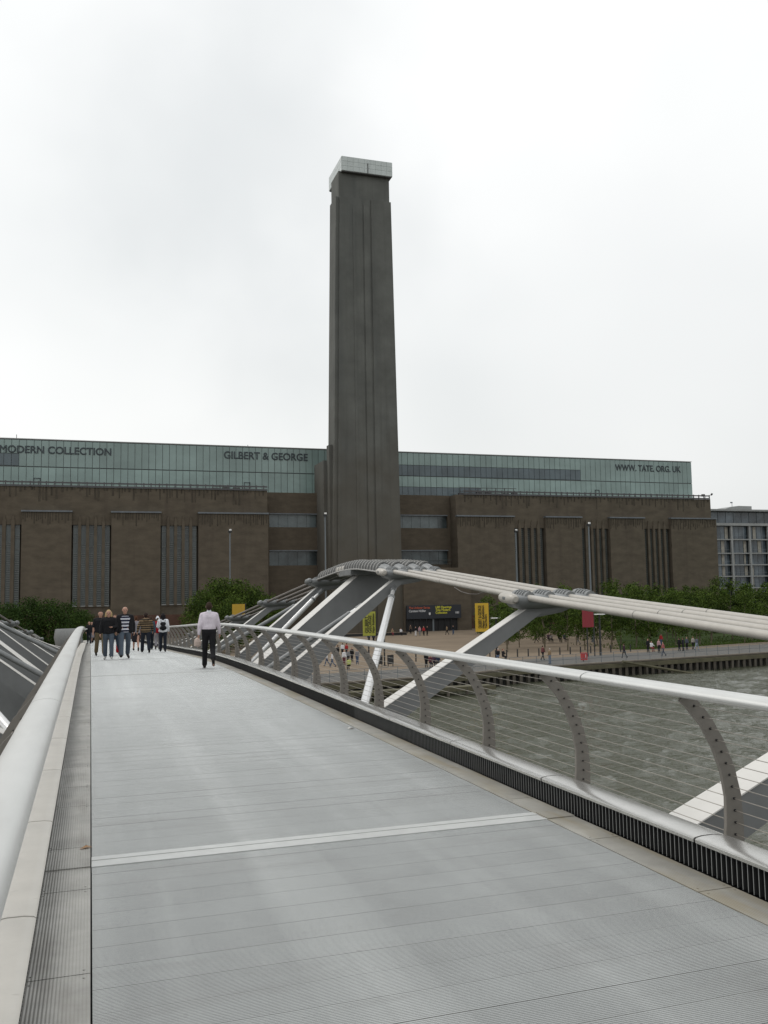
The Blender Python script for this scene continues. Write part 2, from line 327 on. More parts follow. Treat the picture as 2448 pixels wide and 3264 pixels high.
def text_mesh(name, body, size, mats, parent, origin, xdir, ydir, depth=0.02, squeeze=1.0, bold=0.0):
    cu = bpy.data.curves.new(name, 'FONT'); cu.body = body; cu.size = size; cu.extrude = depth; cu.bevel_depth = bold; cu.bevel_resolution = 0
    to = bpy.data.objects.new(name+'_tmp', cu); COL.objects.link(to)
    dg = bpy.context.evaluated_depsgraph_get(); me = bpy.data.meshes.new_from_object(to.evaluated_get(dg))
    bpy.data.objects.remove(to)
    xd = Vector(xdir).normalized(); yd = Vector(ydir).normalized(); zd = xd.cross(yd)
    xs = [v.co.x for v in me.vertices]; x0 = min(xs)
    for v in me.vertices:
        c = v.co.copy(); v.co = Vector(origin)+xd*((c.x-x0)*squeeze)+yd*c.y+zd*c.z
    width = (max(xs)-x0)*squeeze
    return link(name, me, mats, parent), width

# ------------------------------------------------------------------ the bridge deck's level along its length
_T = [(-40, -1.82), (-10, -1.80), (0, -1.825), (6.76, -1.85), (13, -1.885), (19, -1.93), (24, -1.99), (29, -2.09), (33.4, -2.24), (39, -2.47), (44, -2.66), (48, -2.81), (60, -3.22), (78, -3.85), (96, -4.6), (130, -6.0)]
_ty = [a for a, b in _T]; _tz = [b for a, b in _T]
def zd(y): return float(np.mean(np.interp(y+np.linspace(-4, 4, 17), _ty, _tz)))
XC = 1.757                                   # centre line of the bridge
Y0, Y1 = -8.0, 84.0
GZ = -8.35; WZ = -9.9                       # bank level, river level
def mir(x): return 2*XC-x
def yrange(a, b, step):
    n = max(2, int(round((b-a)/step))+1); return [a+(b-a)*i/(n-1) for i in range(n)]

# ------------------------------------------------------------------ setting: river and bank
edge = [(-400, 60.0), (-60, 73.0), (0, 78.5), (23.2, 81.0), (34.5, 83.0), (42.6, 86.6), (57.2, 88.8), (67.1, 90.2), (80, 92.0), (140, 100.5), (500, 150)]
def edge_y(x): return float(np.interp(x, [a for a, b in edge], [b for a, b in edge]))
def make_water():
    xs = np.concatenate([np.linspace(-900, -40, 18), np.arange(-24, 4, 1.2), np.arange(4, 60, 0.22), np.arange(60, 112, 0.45), np.linspace(115, 900, 18)])
    ys = np.concatenate([np.linspace(-900, -20, 14), np.arange(-10, 12, 2.0), np.arange(12, 60, 0.24), np.arange(60, 96, 0.4), [110., 180.]])
    X, Y = np.meshgrid(xs, ys); Z = np.zeros_like(X); r = np.random.RandomState(3)
    for k in range(56):
        lam = 0.9*(9.0)**r.rand(); th = math.radians(70)+r.randn()*0.55
        a = 0.013*lam**0.62; kx, ky = math.cos(th)*2*math.pi/lam, math.sin(th)*2*math.pi/lam
        ph = kx*X+ky*Y+r.rand()*6.28
        Z += a*(1-np.abs(np.sin(ph/2))*2+0.27)*0.62
    fade = ((X > -24) & (X < 112) & (Y > 10) & (Y < 97))
    Z = np.where(fade, Z, 0)*0.8+WZ
    nx, ny = len(xs), len(ys)
    v = np.stack([X.ravel(), Y.ravel(), Z.ravel()], 1)
    i = np.arange(nx*ny).reshape(ny, nx); q = np.stack([i[:-1, :-1].ravel(), i[:-1, 1:].ravel(), i[1:, 1:].ravel(), i[1:, :-1].ravel()], 1)
    me = bpy.data.meshes.new('river_water'); me.vertices.add(len(v)); me.vertices.foreach_set('co', v.ravel())
    me.loops.add(q.size); me.loops.foreach_set('vertex_index', q.ravel()); me.polygons.add(len(q))
    me.polygons.foreach_set('loop_start', np.arange(len(q))*4); me.polygons.foreach_set('use_smooth', np.ones(len(q), bool)); me.update(calc_edges=True)
    return link('river_water', me, 'water', kind='structure')
make_water()
def sheet(name, pts, z, m, kind='structure'):
    mb = MB(); mb.add([(x, y, z) for x, y in pts], [tuple(range(len(pts)))]); return obj(name, mb, m, kind=kind)
def strip(name, xs, fa, fb, z, m):
    mb = MB(); vs = []; fs = []
    for x in xs: vs += [(x, fa(x), z), (x, fb(x), z)]
    for i in range(len(xs)-1): fs.append((2*i, 2*i+2, 2*i+3, 2*i+1))
    mb.add(vs, fs); return obj(name, mb, m, kind='structure')
ex = [a for a, b in edge]
strip('city_ground', ex, lambda x: edge_y(x)+0.5, lambda x: 3500.0, GZ-0.012, 'earth')
strip('gravel_forecourt', [-150, -60, 0, 23.2, 34.5, 42.6, 57.2, 67.1, 80, 140, 220], lambda x: edge_y(x)+8.5, lambda x: 186.0, GZ-0.004, 'gravel')
strip('riverside_promenade', [-300, -60, 0, 23.2, 34.5, 42.6, 57.2, 67.1, 80, 140, 400], lambda x: edge_y(x)+0.45, lambda x: edge_y(x)+9.2+max(0, (x-60)*0.07), GZ, 'paving')
lawn_edge = lambda x: edge_y(x)+9.6+max(0, (x-60)*0.07)+max(0, (72-x)*0.35)
sheet('lawn', [(x, lawn_edge(x)+3.0) for x in (67.1, 72, 80, 110, 140, 220)]+[(220, 172), (108, 172)], GZ+0.004, 'lawn')

# grass blades give the lawn an uneven edge
def make_grass():
    r = np.random.RandomState(5); mb = MB()
    for k in range(5000):
        x = 67.5+r.rand()*66; y = lawn_edge(x)+3.0+max(0, 70-x)*0.8+(r.rand()**2)*14
        h = 0.10+0.16*r.rand(); a = r.rand()*3.14; dx, dy = 0.06*math.cos(a), 0.06*math.sin(a)
        mb.add([(x-dx, y-dy, GZ), (x+dx, y+dy, GZ), (x+r.randn()*0.05, y+r.randn()*0.05, GZ+h)], [(0, 1, 2)])
    return obj('lawn_grass', mb, 'leaf1', kind='stuff')
make_grass()

# river wall with coping and timber fender piles
wall = thing('river_wall', 'dark wet river wall with timber fender piles below the promenade', 'wall')
mb = MB(); vs = []; fs = []
wx = [-400, -60, -20, 0, 23.2, 34.5, 42.6, 57.2, 67.1, 80, 140, 500]
for x in wx: vs += [(x, edge_y(x)+0.25, GZ-6), (x, edge_y(x)+0.25, GZ-0.02), (x, edge_y(x)+2, GZ-0.02)]
for i in range(len(wx)-1): a = 3*i; fs += [(a, a+3, a+4, a+1), (a+1, a+4, a+5, a+2)]
mb.add(vs, fs); obj('wall_face', mb, 'wall', wall)
def beam_along(name, x0, x1, dy0, dy1, z0, z1, m, parent):
    b_ = MB(); xs_ = sorted([x0, x1]+[a for a, b in edge if x0 < a < x1]); vs = []; fs = []
    for x in xs_:
        y = edge_y(x); vs += [(x, y+dy0, z0), (x, y+dy1, z0), (x, y+dy1, z1), (x, y+dy0, z1)]
    for i in range(len(xs_)-1):
        a = 4*i
        for k in range(4): fs.append((a+k, a+(k+1) % 4, a+4+(k+1) % 4, a+4+k))
    e = 4*(len(xs_)-1); fs += [(3, 2, 1, 0), (e, e+1, e+2, e+3)]
    b_.add(vs, fs); return obj(name, b_, m, parent)
beam_along('coping', -300, 400, -0.12, 0.55, GZ-0.10, GZ+0.045, 'coping', wall)
beam_along('fender_beam', -300, 400, -0.38, 0.22, GZ-0.62, GZ-0.16, 'timber_g', wall)
pm = MB().box(-0.17, 0.17, -0.17, 0.17, -2.6, 0.25).mesh('timber_pile')
x = 10.0
while x < 112:
    o = link('timber_pile', pm, 'timber', wall, (x, edge_y(x)-0.16, GZ-0.86)); o.rotation_euler = (0.03*rnd.uniform(-1, 1), 0.03*rnd.uniform(-1, 1), rnd.uniform(-.3, .3))
    x += 0.95 if x > 30 else 1.3
# lower landing stage beside the bridge
st = thing('landing_stage', 'low timber landing stage on piles at the foot of the river wall', 'jetty')
mb = MB(); mb.box(17.5, 36.5, 78.6, 80.4, -9.32, -9.10); mb.box(17.5, 36.5, 78.4, 78.6, -9.42, -9.02); obj('stage_deck', mb, 'timber_g', st)
for k in range(10):
    xx = 18.4+k*1.9; obj('stage_pile', MB().tube([(xx, 78.55, -11.2), (xx, 78.55, -9.05)], 0.17, 8), 'timber', st)
o = obj('fender_rail', MB().hexa([tuple(Vector(p)) for p in [
    (57.0, 87.9, -8.75), (57.2, 87.6, -8.75), (56.3, 76.2, -10.15), (56.0, 76.5, -10.15), (57.0, 87.9, -8.45), (57.2, 87.6, -8.45), (56.3, 76.2, -9.85), (56.0, 76.5, -9.85)]]), 'timber_g')
p0, p1 = at(1985, 2109, 87.7), at(2200, 2146, z=WZ)
o.data.clear_geometry(); mbx = MB().tube([p0, p0.lerp(p1, .5), p1+(p1-p0)*0.06], 0.17, 6); o.data = mbx.mesh('fender_rail'); o.data.materials.append(M['timber_g'])
tag(o, 'mossy timber fender rail slanting from the promenade down into the river', 'timber rail')

# promenade railing
rail_f = thing('riverside_railing', 'thin grey railing along the edge of the promenade', 'railing')
pm = MB().tube([(0, 0, 0), (0, 0, 1.08)], 0.028, 6).mesh('railing_post')
xs = []
x = 14.0
while x < 112: xs.append(x); x += 1.75
for x in xs: link('railing_post', pm, 'pole', rail_f, (x, edge_y(x)+0.3, GZ+0.03))
for h in (1.08, 0.55): obj('railing_bar', MB().tube([(x, edge_y(x)+0.3, GZ+0.03+h) for x in xs], 0.022, 5), 'pole', rail_f)
wm = MB()
for j in range(9): wm.tube([(x, edge_y(x)+0.3, GZ+0.12+j*0.105) for x in xs[::2]], 0.0065, 3, False)
obj('mesh_infill', wm, 'pole', rail_f, kind='stuff')

# ------------------------------------------------------------------ gallery building
bld = thing('brick_gallery_building', 'long dark brown brick building with a green glass storey along its roof', 'building')
YW, YR, YG = 180.0, 184.0, 188.0
PT, LZ, ST, SB = 20.75, 16.1, 14.0, -1.84
panels = [(-34, -20.1), (-12.44, -3.58), (3.66, 12.88), (20.19, 34.12), (75.61, 89.31), (97.1, 106.29), (113.66, 122.9), (130.22, 143.08)]
groups = [(-20.1, -12.44), (-3.58, 3.66), (12.88, 20.19), (89.31, 97.1), (106.29, 113.66), (122.9, 130.22)]
def part(name, m, *boxes, parent=None):
    mb = MB()
    for b in boxes: mb.box(*b)
    return obj(name, mb, m, parent or bld)
part('wing_upper_wall', 'brick', (-60, 34.09, YW+0.7, YW+8.9, LZ-2.6, PT), (75.64, 142.2, YW+0.7, YW+8.9, LZ-2.6, PT))
for x0, x1 in panels:
    pn = part('wall_panel', 'brick', (x0, x1, YW, YW+9, GZ, LZ-0.22))
    part('ledge', 'lead', (x0-0.12, x1+0.12, YW-0.28, YW+0.70, LZ-0.215, LZ+0.08), parent=pn)
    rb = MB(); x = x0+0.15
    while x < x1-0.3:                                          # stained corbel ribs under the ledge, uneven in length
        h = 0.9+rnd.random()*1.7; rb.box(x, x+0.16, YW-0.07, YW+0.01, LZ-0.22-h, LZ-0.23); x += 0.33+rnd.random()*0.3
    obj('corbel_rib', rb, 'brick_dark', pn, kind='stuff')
wid = 0.79
for gi, (x0, x1) in enumerate(groups):
    right = gi >= 3
    part('recess_wall', 'brick', (x0, x1, YW+1.9, YW+8.8, GZ, LZ-2.6), (x0, x1, YW+0.9, YW+1.9, GZ, SB-0.25), parent=bld)
    n = 5; pit = (x1-x0)/n
    for k in range(n):
        a = x0+pit*k+(pit-wid)/2
        w = part('slit_window', 'wglass_d' if right else 'wglass', (a, a+wid, YW+1.25, YW+1.35, SB, ST))
        bars = MB()
        zz = SB+0.2
        while zz < ST-0.1:
            if right: up_ = True
            else: up_ = zz < ST-5.6 or rnd.random() < 0.25
            if up_: bars.box(a+0.04, a+wid-0.04, YW+1.12, YW+1.22, zz, zz+0.16)
            zz += 0.42
        bars.box(a-0.04, a+0.04, YW+1.1, YW+1.24, SB, ST); bars.box(a+wid-0.04, a+wid+0.04, YW+1.1, YW+1.24, SB, ST)
        obj('glazing_bars', bars, 'wbar_d' if right else 'wbar', w)
        part('window_sill', 'concrete', (a-0.08, a+wid+0.08, YW+0.62, YW+1.2, SB-0.24, SB-0.02), parent=w)
    for k in range(n+1):
        c = x0+pit*k; hw = (pit-wid)/2-0.05
        if k in (0, n): continue
        pr = MB(); pr.box(c-hw, c+hw, YW+0.45, YW+1.89, SB-0.3, ST); pr.prism([(c-hw, ST), (c+hw, ST), (c+0.06, ST+1.35), (c-0.06, ST+1.35)], YW+0.45, YW+1.2)
        obj('window_pier', pr, 'brick', bld)
    part('window_head', 'brick', (x0, x1, YW+0.9, YW+1.9, ST+0.003, LZ-2.6+0.0))
part('plinth', 'plinth', (-60, 34.6, YW-1.0, YW-0.003, GZ, -3.9), (75.0, 143.5, YW-0.8, YW-0.003, GZ, -5.6))
part('service_opening', 'dark', (24.5, 31.5, YW-1.06, YW-1.0, GZ, -5.3))
# recess between wings and chimney, with strip windows
part('recess_front', 'brick2', (34.12, 75.61, YR, YR+5, 16.4, 20.85), (34.12, 75.61, YR, YR+5, 8.68, 13.58), (34.12, 75.61, YR, YR+5, GZ, 5.6), (34.12, 35.1, YR, YR+5, 5.603, 8.677), (75.0, 75.61, YR, YR+5, 5.603, 8.677), (34.12, 35.1, YR, YR+5, 13.583, 16.397), (75.0, 75.61, YR, YR+5, 13.583, 16.397))
for (x0, x1) in ((35.1, 47.2), (62.5, 75.0)):
    for (z0, z1, g) in ((13.58, 16.4, 'strip'), (5.6, 8.68, 'strip_d')):
        nn = 6; w_ = (x1-x0)/nn
        for k in range(nn):
            o = part('strip_window', 'strip_d' if (k == 5 and g == 'strip') else g, (x0+k*w_+0.03, x0+(k+1)*w_-0.03, YR+0.6, YR+0.7, z0, z1))
        part('strip_window_backing', 'mull', (x0, x1, YR+0.75, YR+1.0, z0, z1))
        part('strip_window_lintel', 'lead', (x0, x1, YR-0.08, YR+0.5, z1-0.12, z1+0.12))
part('balcony_rail', 'wbar_d', (62.5, 75.6, YR-0.5, YR-0.42, 6.5, 6.6), (62.5, 75.6, YR-0.5, YR-0.42, 5.7, 5.76))
# parapet railing on top of each wing
for (x0, x1) in ((-60, 34.1), (77.5, 142.0)):
    pr = MB(); pr.box(x0, x1, YW+0.60, YW+0.72, PT+0.70, PT+0.98); pr.box(x0, x1, YW+0.62, YW+0.70, PT+0.10, PT+0.34); pr.box(x0, x1, YW+0.45, YW+0.6, PT+0.005, PT+0.14)
    x = x0+0.3
    while x < x1:
        pr.box(x, x+0.22, YW+0.58, YW+0.74, PT, PT+1.08); x += 1.35+rnd.random()*0.25
    obj('parapet_railing', pr, 'roofmetal', bld)
    st_ = MB(); x = x0+0.2
    while x < x1-0.5:
        h = 0.5+rnd.random()**2*2.6; w_ = 0.14+rnd.random()*0.3; st_.box(x, x+w_, YW+0.655, YW+0.705, PT-h, PT-0.002); x += w_+0.12+rnd.random()*0.7
    obj('parapet_stain_ribs', st_, 'brick_dark', bld, kind='stuff')
part('roof', 'roofmetal', (-60, 142.0, YW+9, YG+40, 18, PT-0.1), (34.13, 75.6, YR+5, YG, 18, 20.7))
part('rear_block', 'brick', (-60, 142.0, YW+9.003, YG+60, GZ, 18))
# glass storey
pitch = 1.372; GT, GM, GB = 30.8, 25.54, 20.85
part('glass_storey_core', 'mull', (-60, 142.7, YG+0.12, YG+22, GB, GT+0.1))
part('glass_storey_roof_edge', 'concrete', (-60, 142.8, YG-0.12, YG+22.2, GT+0.1, GT+0.28))
pa = {}
def panel_mesh(kind, h, m):
    if kind not in pa:
        me = MB().box(0.045, pitch-0.045, -0.06, 0.06, 0.05, h-0.05).mesh('glass_panel'); me.materials.append(M[m]); pa[kind] = me
    return pa[kind]
k = 0; x = 142.72-pitch
while x > -31:
    dark_up = (62 < x+0.7 < 111.6) or (x < -14.9) or (18.5 < x < 27.5 and False)
    if dark_up:
        link('glass_panel', panel_mesh('a', 2.75, 'beam'), None, bld, (x, YG, GT-2.75))
        link('gallery_pane', panel_mesh('b', 2.42, 'beam_d'), None, bld, (x, YG, GM+0.09))
    else:
        link('glass_panel', panel_mesh('c', GT-GM, 'beam'), None, bld, (x, YG, GM))
    low = (62 < x < 84)
    if low:
        link('glass_panel', panel_mesh('d', 2.4, 'beam2'), None, bld, (x, YG, GM-2.4)); link('gallery_pane', panel_mesh('e', 2.3, 'beam_d'), None, bld, (x, YG, GB))
    else:
        link('glass_panel', panel_mesh('f', GM-GB-0.1, 'beam2'), None, bld, (x, YG, GB))
    x -= pitch; k += 1
def facade_text(body, px0, px1, pyt, pyb, pyt1):
    a = at(px0, pyb, YG-0.2); b = at(px1, pyb, YG-0.2); t = at(px0, pyt, YG-0.2); h = t.z-a.z
    size = h/0.72
    o, w = text_mesh('lettering', body, size, 'letter', bld, (a.x, YG-0.12, a.z), (1, 0, 0), (0, 0, 1), 0.03, 1.0, 0.045)
    sc = (b.x-a.x)/w
    for v in o.data.vertices: v.co.x = a.x+(v.co.x-a.x)*sc
facade_text('MODERN COLLECTION', -2, 355, 1417, 1440.5, 0)
facade_text('GILBERT & GEORGE', 714, 981, 1437, 1460.5, 0)
facade_text('WWW. TATE. ORG. UK', 1962, 2171, 1479, 1499, 0)
# small rooftop things
def lattice(x0, x1, h):
    mb = MB()
    for x in np.arange(x0, x1, 2.2): mb.box(x, x+0.12, YG-3.2, YG-3.05, 20.8, 20.8+h); mb.box(x, x+1.4, YG-2.6, YG-1.9, 20.8, 20.8+0.9+0.4*rnd.random())
    mb.box(x0, x1, YG-3.2, YG-3.05, 20.8+h-0.12, 20.8+h); mb.box(x0, x1, YG-3.2, YG-3.05, 20.8+h*0.5, 20.8+h*0.5+0.08)
    return mb
obj('terrace_furniture', lattice(78.5, 92.5, 2.1), 'roofmetal', bld)
obj('terrace_furniture', lattice(23.5, 31.5, 1.2), 'wbar_d', bld)
for (px, py, w_) in ((118, 1524, 1.3), (788, 1538, 1.3), (1904, 1562, 1.2)):
    p = at(px, py, YG-0.2); mb = MB(); mb.box(p.x-w_/2, p.x+w_/2, YG-0.2, YG-0.08, p.z-0.06, p.z+0.06); mb.box(p.x-w_/2, p.x-w_/2+0.1, YG-0.2, YG-0.08, GB, p.z); mb.box(p.x+w_/2-0.1, p.x+w_/2, YG-0.2, YG-0.08, GB, p.z)
    obj('access_door_frame', mb, 'letter', bld)
p = at(2248, 1588, YW+2); fl = MB(); fl.tube([(p.x, p.y, PT), (p.x, p.y, p.z+0.5)], 0.06, 6); fl.tube([(p.x-0.5, p.y, p.z+0.45), (p.x+2.0, p.y, p.z+0.75)], 0.04, 5); fl.box(p.x-0.9, p.x-0.25, p.y-0.3, p.y+0.3, p.z+0.4, p.z+0.95)
fl.tube([(p.x+1.7, p.y, p.z+0.8), (p.x+1.9, p.y-0.3, p.z+1.15)], 0.22, 8); obj('floodlight', fl, 'roofmetal', bld)
for px, py in ((53, 1385), (790, 1418)):
    p = at(px, py, YG+3); obj('roof_mast', MB().tube([(p.x, p.y, GT), (p.x, p.y, p.z)], 0.06, 5), 'roofmetal', bld)
# entrance and hoarding at the foot of the chimney
e0, e1 = at(1288, 1932, 174.0), at(1456, 2010, 174.0)
ent = thing('entrance_hoarding', 'black entrance hoarding with yellow and white lettering above the glass doors', 'entrance', (0, 0, 0))
ez = -3.05
part('hoarding', 'signboard', (e0.x, e1.x+0.4, 172.4, 172.9, -6.1+0.3, ez), parent=ent)
part('dark_doorway', 'dark', (e0.x+0.1, e1.x-0.4, 172.95, 173.4, GZ+0.01, -5.8), parent=ent)
for k in range(9):
    x = e0.x+0.3+k*1.35; part('door_post', 'black' if k != 4 else 'pole', (x, x+0.1+(0.25 if k == 4 else 0), 172.8, 172.94, GZ+0.01, -5.8), parent=ent)
for body, x_, z_, sz, m_ in (('The Unilever Series', 0.45, -3.75, 0.62, 'txt_r'), ('Carsten Höller', 0.45, -4.40, 0.66, 'txt_w'), ('UBS Openings', 6.25, -3.72, 0.66, 'txt_y'), ('Tate Modern', 6.25, -4.28, 0.66, 'txt_y'), ('Collection', 6.25, -4.84, 0.66, 'txt_y'), ('UBS', 10.6, -4.85, 0.55, 'txt_w')):
    text_mesh('sign_text', body, sz, m_, ent, (e0.x+x_, 172.39, z_), (1, 0, 0), (0, 0, 1), 0.01, 0.92, 0.012)
obj('crest', MB().prism([(e0.x+4.75, -4.55), (e0.x+5.15, -4.55), (e0.x+5.15, -4.95), (e0.x+4.95, -5.1), (e0.x+4.75, -4.95)], 172.36, 172.399), 'txt_w', ent)
link_wall = MB().box(60.45, 76.2, 173.42, 180, GZ, 5.2)
part('entrance_block', 'brick2', (60.7, 75.6, 173.42, YR-0.003, GZ, 4.6))

# ------------------------------------------------------------------ chimney
ch = thing('brick_chimney', 'tall tapering square brick chimney with a pale glass box on top', 'chimney')
def taper(z0, z1, a0, b0, a1, b1, yf0, yf1, yb0, yb1):
    return [(a0, yf0, z0), (b0, yf0, z0), (b0, yb0, z0), (a0, yb0, z0), (a1, yf1, z1), (b1, yf1, z1), (b1, yb1, z1), (a1, yb1, z1)]
def xl(z): return 46.35+(z-6.6)/(77-6.6)*1.25
def xr(z): return 60.62-(z-6.6)/(78-6.6)*0.85
mb = MB(); g0, g1 = 53.3, 55.3
def seg(za, zb, xa, xb_, yf, yb=181.0):   # xa, xb_: functions of z
    mb.hexa(taper(za, zb, xa(za), xb_(za), xa(zb), xb_(zb), yf+(za-GZ)*0.004, yf+(zb-GZ)*0.004, yb, yb))
body_l = lambda z: xl(z)+0.75
seg(GZ, 82.3, body_l, lambda z: g0, 174.0); seg(GZ, 82.3, lambda z: g1, xr, 174.0)
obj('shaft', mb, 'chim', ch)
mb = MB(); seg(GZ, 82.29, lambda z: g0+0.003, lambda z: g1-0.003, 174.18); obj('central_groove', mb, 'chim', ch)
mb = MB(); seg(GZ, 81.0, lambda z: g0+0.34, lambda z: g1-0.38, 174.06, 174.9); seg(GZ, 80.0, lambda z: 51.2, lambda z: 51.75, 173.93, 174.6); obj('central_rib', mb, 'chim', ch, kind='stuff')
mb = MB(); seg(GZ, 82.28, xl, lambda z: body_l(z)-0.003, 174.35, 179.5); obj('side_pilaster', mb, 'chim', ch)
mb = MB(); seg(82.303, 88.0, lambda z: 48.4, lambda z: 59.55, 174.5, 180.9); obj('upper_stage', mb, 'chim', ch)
# stepped buttresses at the left foot of the chimney
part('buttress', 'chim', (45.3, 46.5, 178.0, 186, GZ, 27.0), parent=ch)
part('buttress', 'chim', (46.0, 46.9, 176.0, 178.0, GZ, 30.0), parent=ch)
cp = MB().box(48.87, 60.0, 173.9, 184.4, 87.75, 90.85); capo = obj('cap_core', cp, 'capglass', ch)
for i in range(9):
    for j in range(3):
        a = 48.9+i*(11.06/9); z = 87.78+j*1.02
        obj('cap_panel', MB().box(a+0.02, a+11.06/9-0.02, 173.84, 173.897, z+0.02, z+1.0), 'capglass', capo)
for i in range(8):
    for j in range(3):
        a = 174.0+i*1.3; z = 87.78+j*1.02
        obj('cap_panel', MB().box(48.81, 48.867, a+0.02, a+1.28, z+0.02, z+1.0), 'capglass', capo)
part('cap_mast', 'roofmetal', (54.45, 54.6, 173.7, 173.83, 87.8, 89.9), parent=ch)
part('cap_soffit', 'roofmetal', (48.95, 59.9, 174.0, 184.3, 87.6, 87.745), parent=ch)

# ------------------------------------------------------------------ apartment block beyond
ap = thing('apartment_block', 'modern apartment block with a pale concrete grid beyond the brick building', 'building')
YA = 235.0
part('roof_slab', 'concrete', (176, 240, YA-0.8, YA+14, 23.4, 23.95), parent=ap)
part('penthouse_wall', 'mull', (176, 240, YA+2.2, YA+13, 19.6, 23.4), parent=ap)
for k in range(20):
    x = 177+k*3.0; part('penthouse_window', 'aptglass', (x+0.08, x+2.9, YA+2.05, YA+2.15, 19.75, 23.3), parent=ap)
part('terrace_band', 'concrete', (176, 240, YA-0.6, YA+3, 18.75, 19.55), parent=ap)
part('core', 'mull', (176, 240, YA+1.6, YA+13.5, GZ, 18.7), parent=ap)
fl_z = [18.75, 14.35, 10.0, 6.35, 2.75, -0.9, -4.6, GZ]
for z in fl_z[1:-1]: part('floor_band', 'concrete', (176, 240, YA-0.25, YA+1.6, z-0.14, z+0.2), parent=ap)
cx_ = [178.3, 185.25, 192.2, 199.15, 206.35, 213.4, 220.4, 227.4, 234.4]
for x in cx_: part('column', 'concrete', (x-0.32, x+0.32, YA-0.3, YA+0.4, GZ, 18.75), parent=ap)
for a, b in zip(cx_[:-1], cx_[1:]):
    for zt, zb in zip(fl_z[:-1], fl_z[1:]):
        n = 4; w_ = (b-a-0.64)/n
        for k in range(n):
            x = a+0.32+k*w_
            w = part('window', 'aptglass', (x+0.05, x+w_-0.05, YA+0.9, YA+1.0, zb+0.22, zt-0.16), parent=ap)
            if rnd.random() < 0.28: part('curtain', 'curtain', (x+0.1, x+w_*rnd.uniform(.45, .9), YA+0.80, YA+0.86, zb+0.3, zt-0.3), parent=w)
        if rnd.random() < 0.7: part('balcony_rail', 'pole', (a+0.33, b-0.33, YA+0.0, YA+0.05, zb+1.15, zb+1.22), parent=ap)
mb = MB(); mb.prism([(192.6, 23.95), (204, 23.95), (204, 25.5), (199, 25.55), (195.8, 25.2), (194, 24.6)], YA+4, YA+10); obj('roof_plant_room', mb, 'concrete', ap)
mb = MB(); mb.tube([(198, YA+6, 25.4), (198, YA+6, 27)], 0.08, 5); mb.box(197.4, 198.2, YA+5.9, YA+6.1, 26.6, 27.0); obj('roof_mast', mb, 'pole', ap)

# ------------------------------------------------------------------ trees
def leaf_crown(seed, R, H, n_cl, per, leaf, name='crown'):
    r = np.random.RandomState(seed); vs = []; fs = []; mi = []
    for c in range(n_cl):
        t = r.rand(); z = H*(0.02+0.96*t**0.85)
        prof = math.sin(math.pi*min(1, (0.16+0.84*(z/H))**0.9*0.98))**0.75
        a = r.rand()*6.283; rr = R*prof*(0.25+0.85*math.sqrt(r.rand()))*(0.86+0.2*math.sin(3*a+seed))
        cx, cy, cz = rr*math.cos(a), rr*math.sin(a), z
        cr_ = (0.30+0.55*r.rand())*R*0.66; mm = int(r.choice([0, 1, 1, 2, 2, 3]))
        p = r.randn(per, 3); p /= np.linalg.norm(p, axis=1)[:, None]; p *= (cr_*(0.35+0.65*r.rand(per, 1)**0.5)); p[:, 2] *= 0.8
        p[:, 2] -= 0.25*np.abs(p[:, 0])*r.rand(per)
        for q in p:
            d1 = r.randn(3); d1 /= np.linalg.norm(d1); d2 = np.cross(d1, r.randn(3)); d2 /= np.linalg.norm(d2)
            s = leaf*(0.6+0.8*r.rand()); c0 = np.array([cx, cy, cz])+q; o = len(vs)
            vs += [tuple(c0-d1*s*0.5), tuple(c0+d2*s*0.3), tuple(c0+d1*s*0.5), tuple(c0-d2*s*0.3)]
            fs.append((o, o+1, o+2, o+3)); mi.append(mm if r.rand() < 0.8 else int(r.randint(4)))
    me = bpy.data.meshes.new(name); me.from_pydata(vs, [], fs); me.polygons.foreach_set('material_index', mi)
    for i in range(4): me.materials.append(M['leaf%d' % i])
    return me
def trunk_mesh(seed, H, R):
    r = random.Random(seed); mb = MB()
    pts = [(r.uniform(-.06, .06)*k, r.uniform(-.06, .06)*k, H*k/5) for k in range(6)]; pts[0] = (0, 0, -0.05)
    mb.tube(pts, [0.12, 0.10, 0.085, 0.07, 0.05, 0.02], 6)
    for k in range(7):
        i = 1+k % 4; a = r.uniform(0, 6.28); b = Vector(pts[i]); mb.tube([b, b+Vector((math.cos(a)*R*.35, math.sin(a)*R*.35, 0.5)), b+Vector((math.cos(a)*R*.7, math.sin(a)*R*.7, 1.3))], [0.045, 0.03, 0.012], 5)
    return mb.mesh('trunk', True)
TV = []
for s_ in range(6):
    R_ = (2.1, 2.4, 1.9, 2.6, 2.2, 2.5)[s_]; TV.append((leaf_crown(40+s_, R_, 7.2, 36, 74, 0.27), trunk_mesh(70+s_, 7.6, R_)))
BV = [(leaf_crown(90+s_, 3.9, 8.6, 70, 110, 0.30), trunk_mesh(95+s_, 8.0, 3.6)) for s_ in range(2)]
for _v in TV+BV: _v[1].materials.append(M['bark'])
def tree(x, y, h, label, group, big=False, seed=None):
    i = rnd.randrange(2) if big else rnd.randrange(6)
    c_, t_ = (BV if big else TV)[i]; base = 10.3 if big else 8.7
    t = thing('birch_tree' if not big else 'broadleaf_tree', label, 'tree', (x, y, GZ), group, rnd.uniform(0, 6.28))
    s = h/base; t.scale = (s*rnd.uniform(.9, 1.15), s*rnd.uniform(.9, 1.15), s)
    link('trunk', t_, None, t); link('crown', c_, None, t, (0, 0, 1.65 if not big else 1.3))
    return t
grove = []
ROW = {109: 'front', 116: 'second', 124: 'third', 133: 'fourth', 143: 'fifth', 155: 'back'}
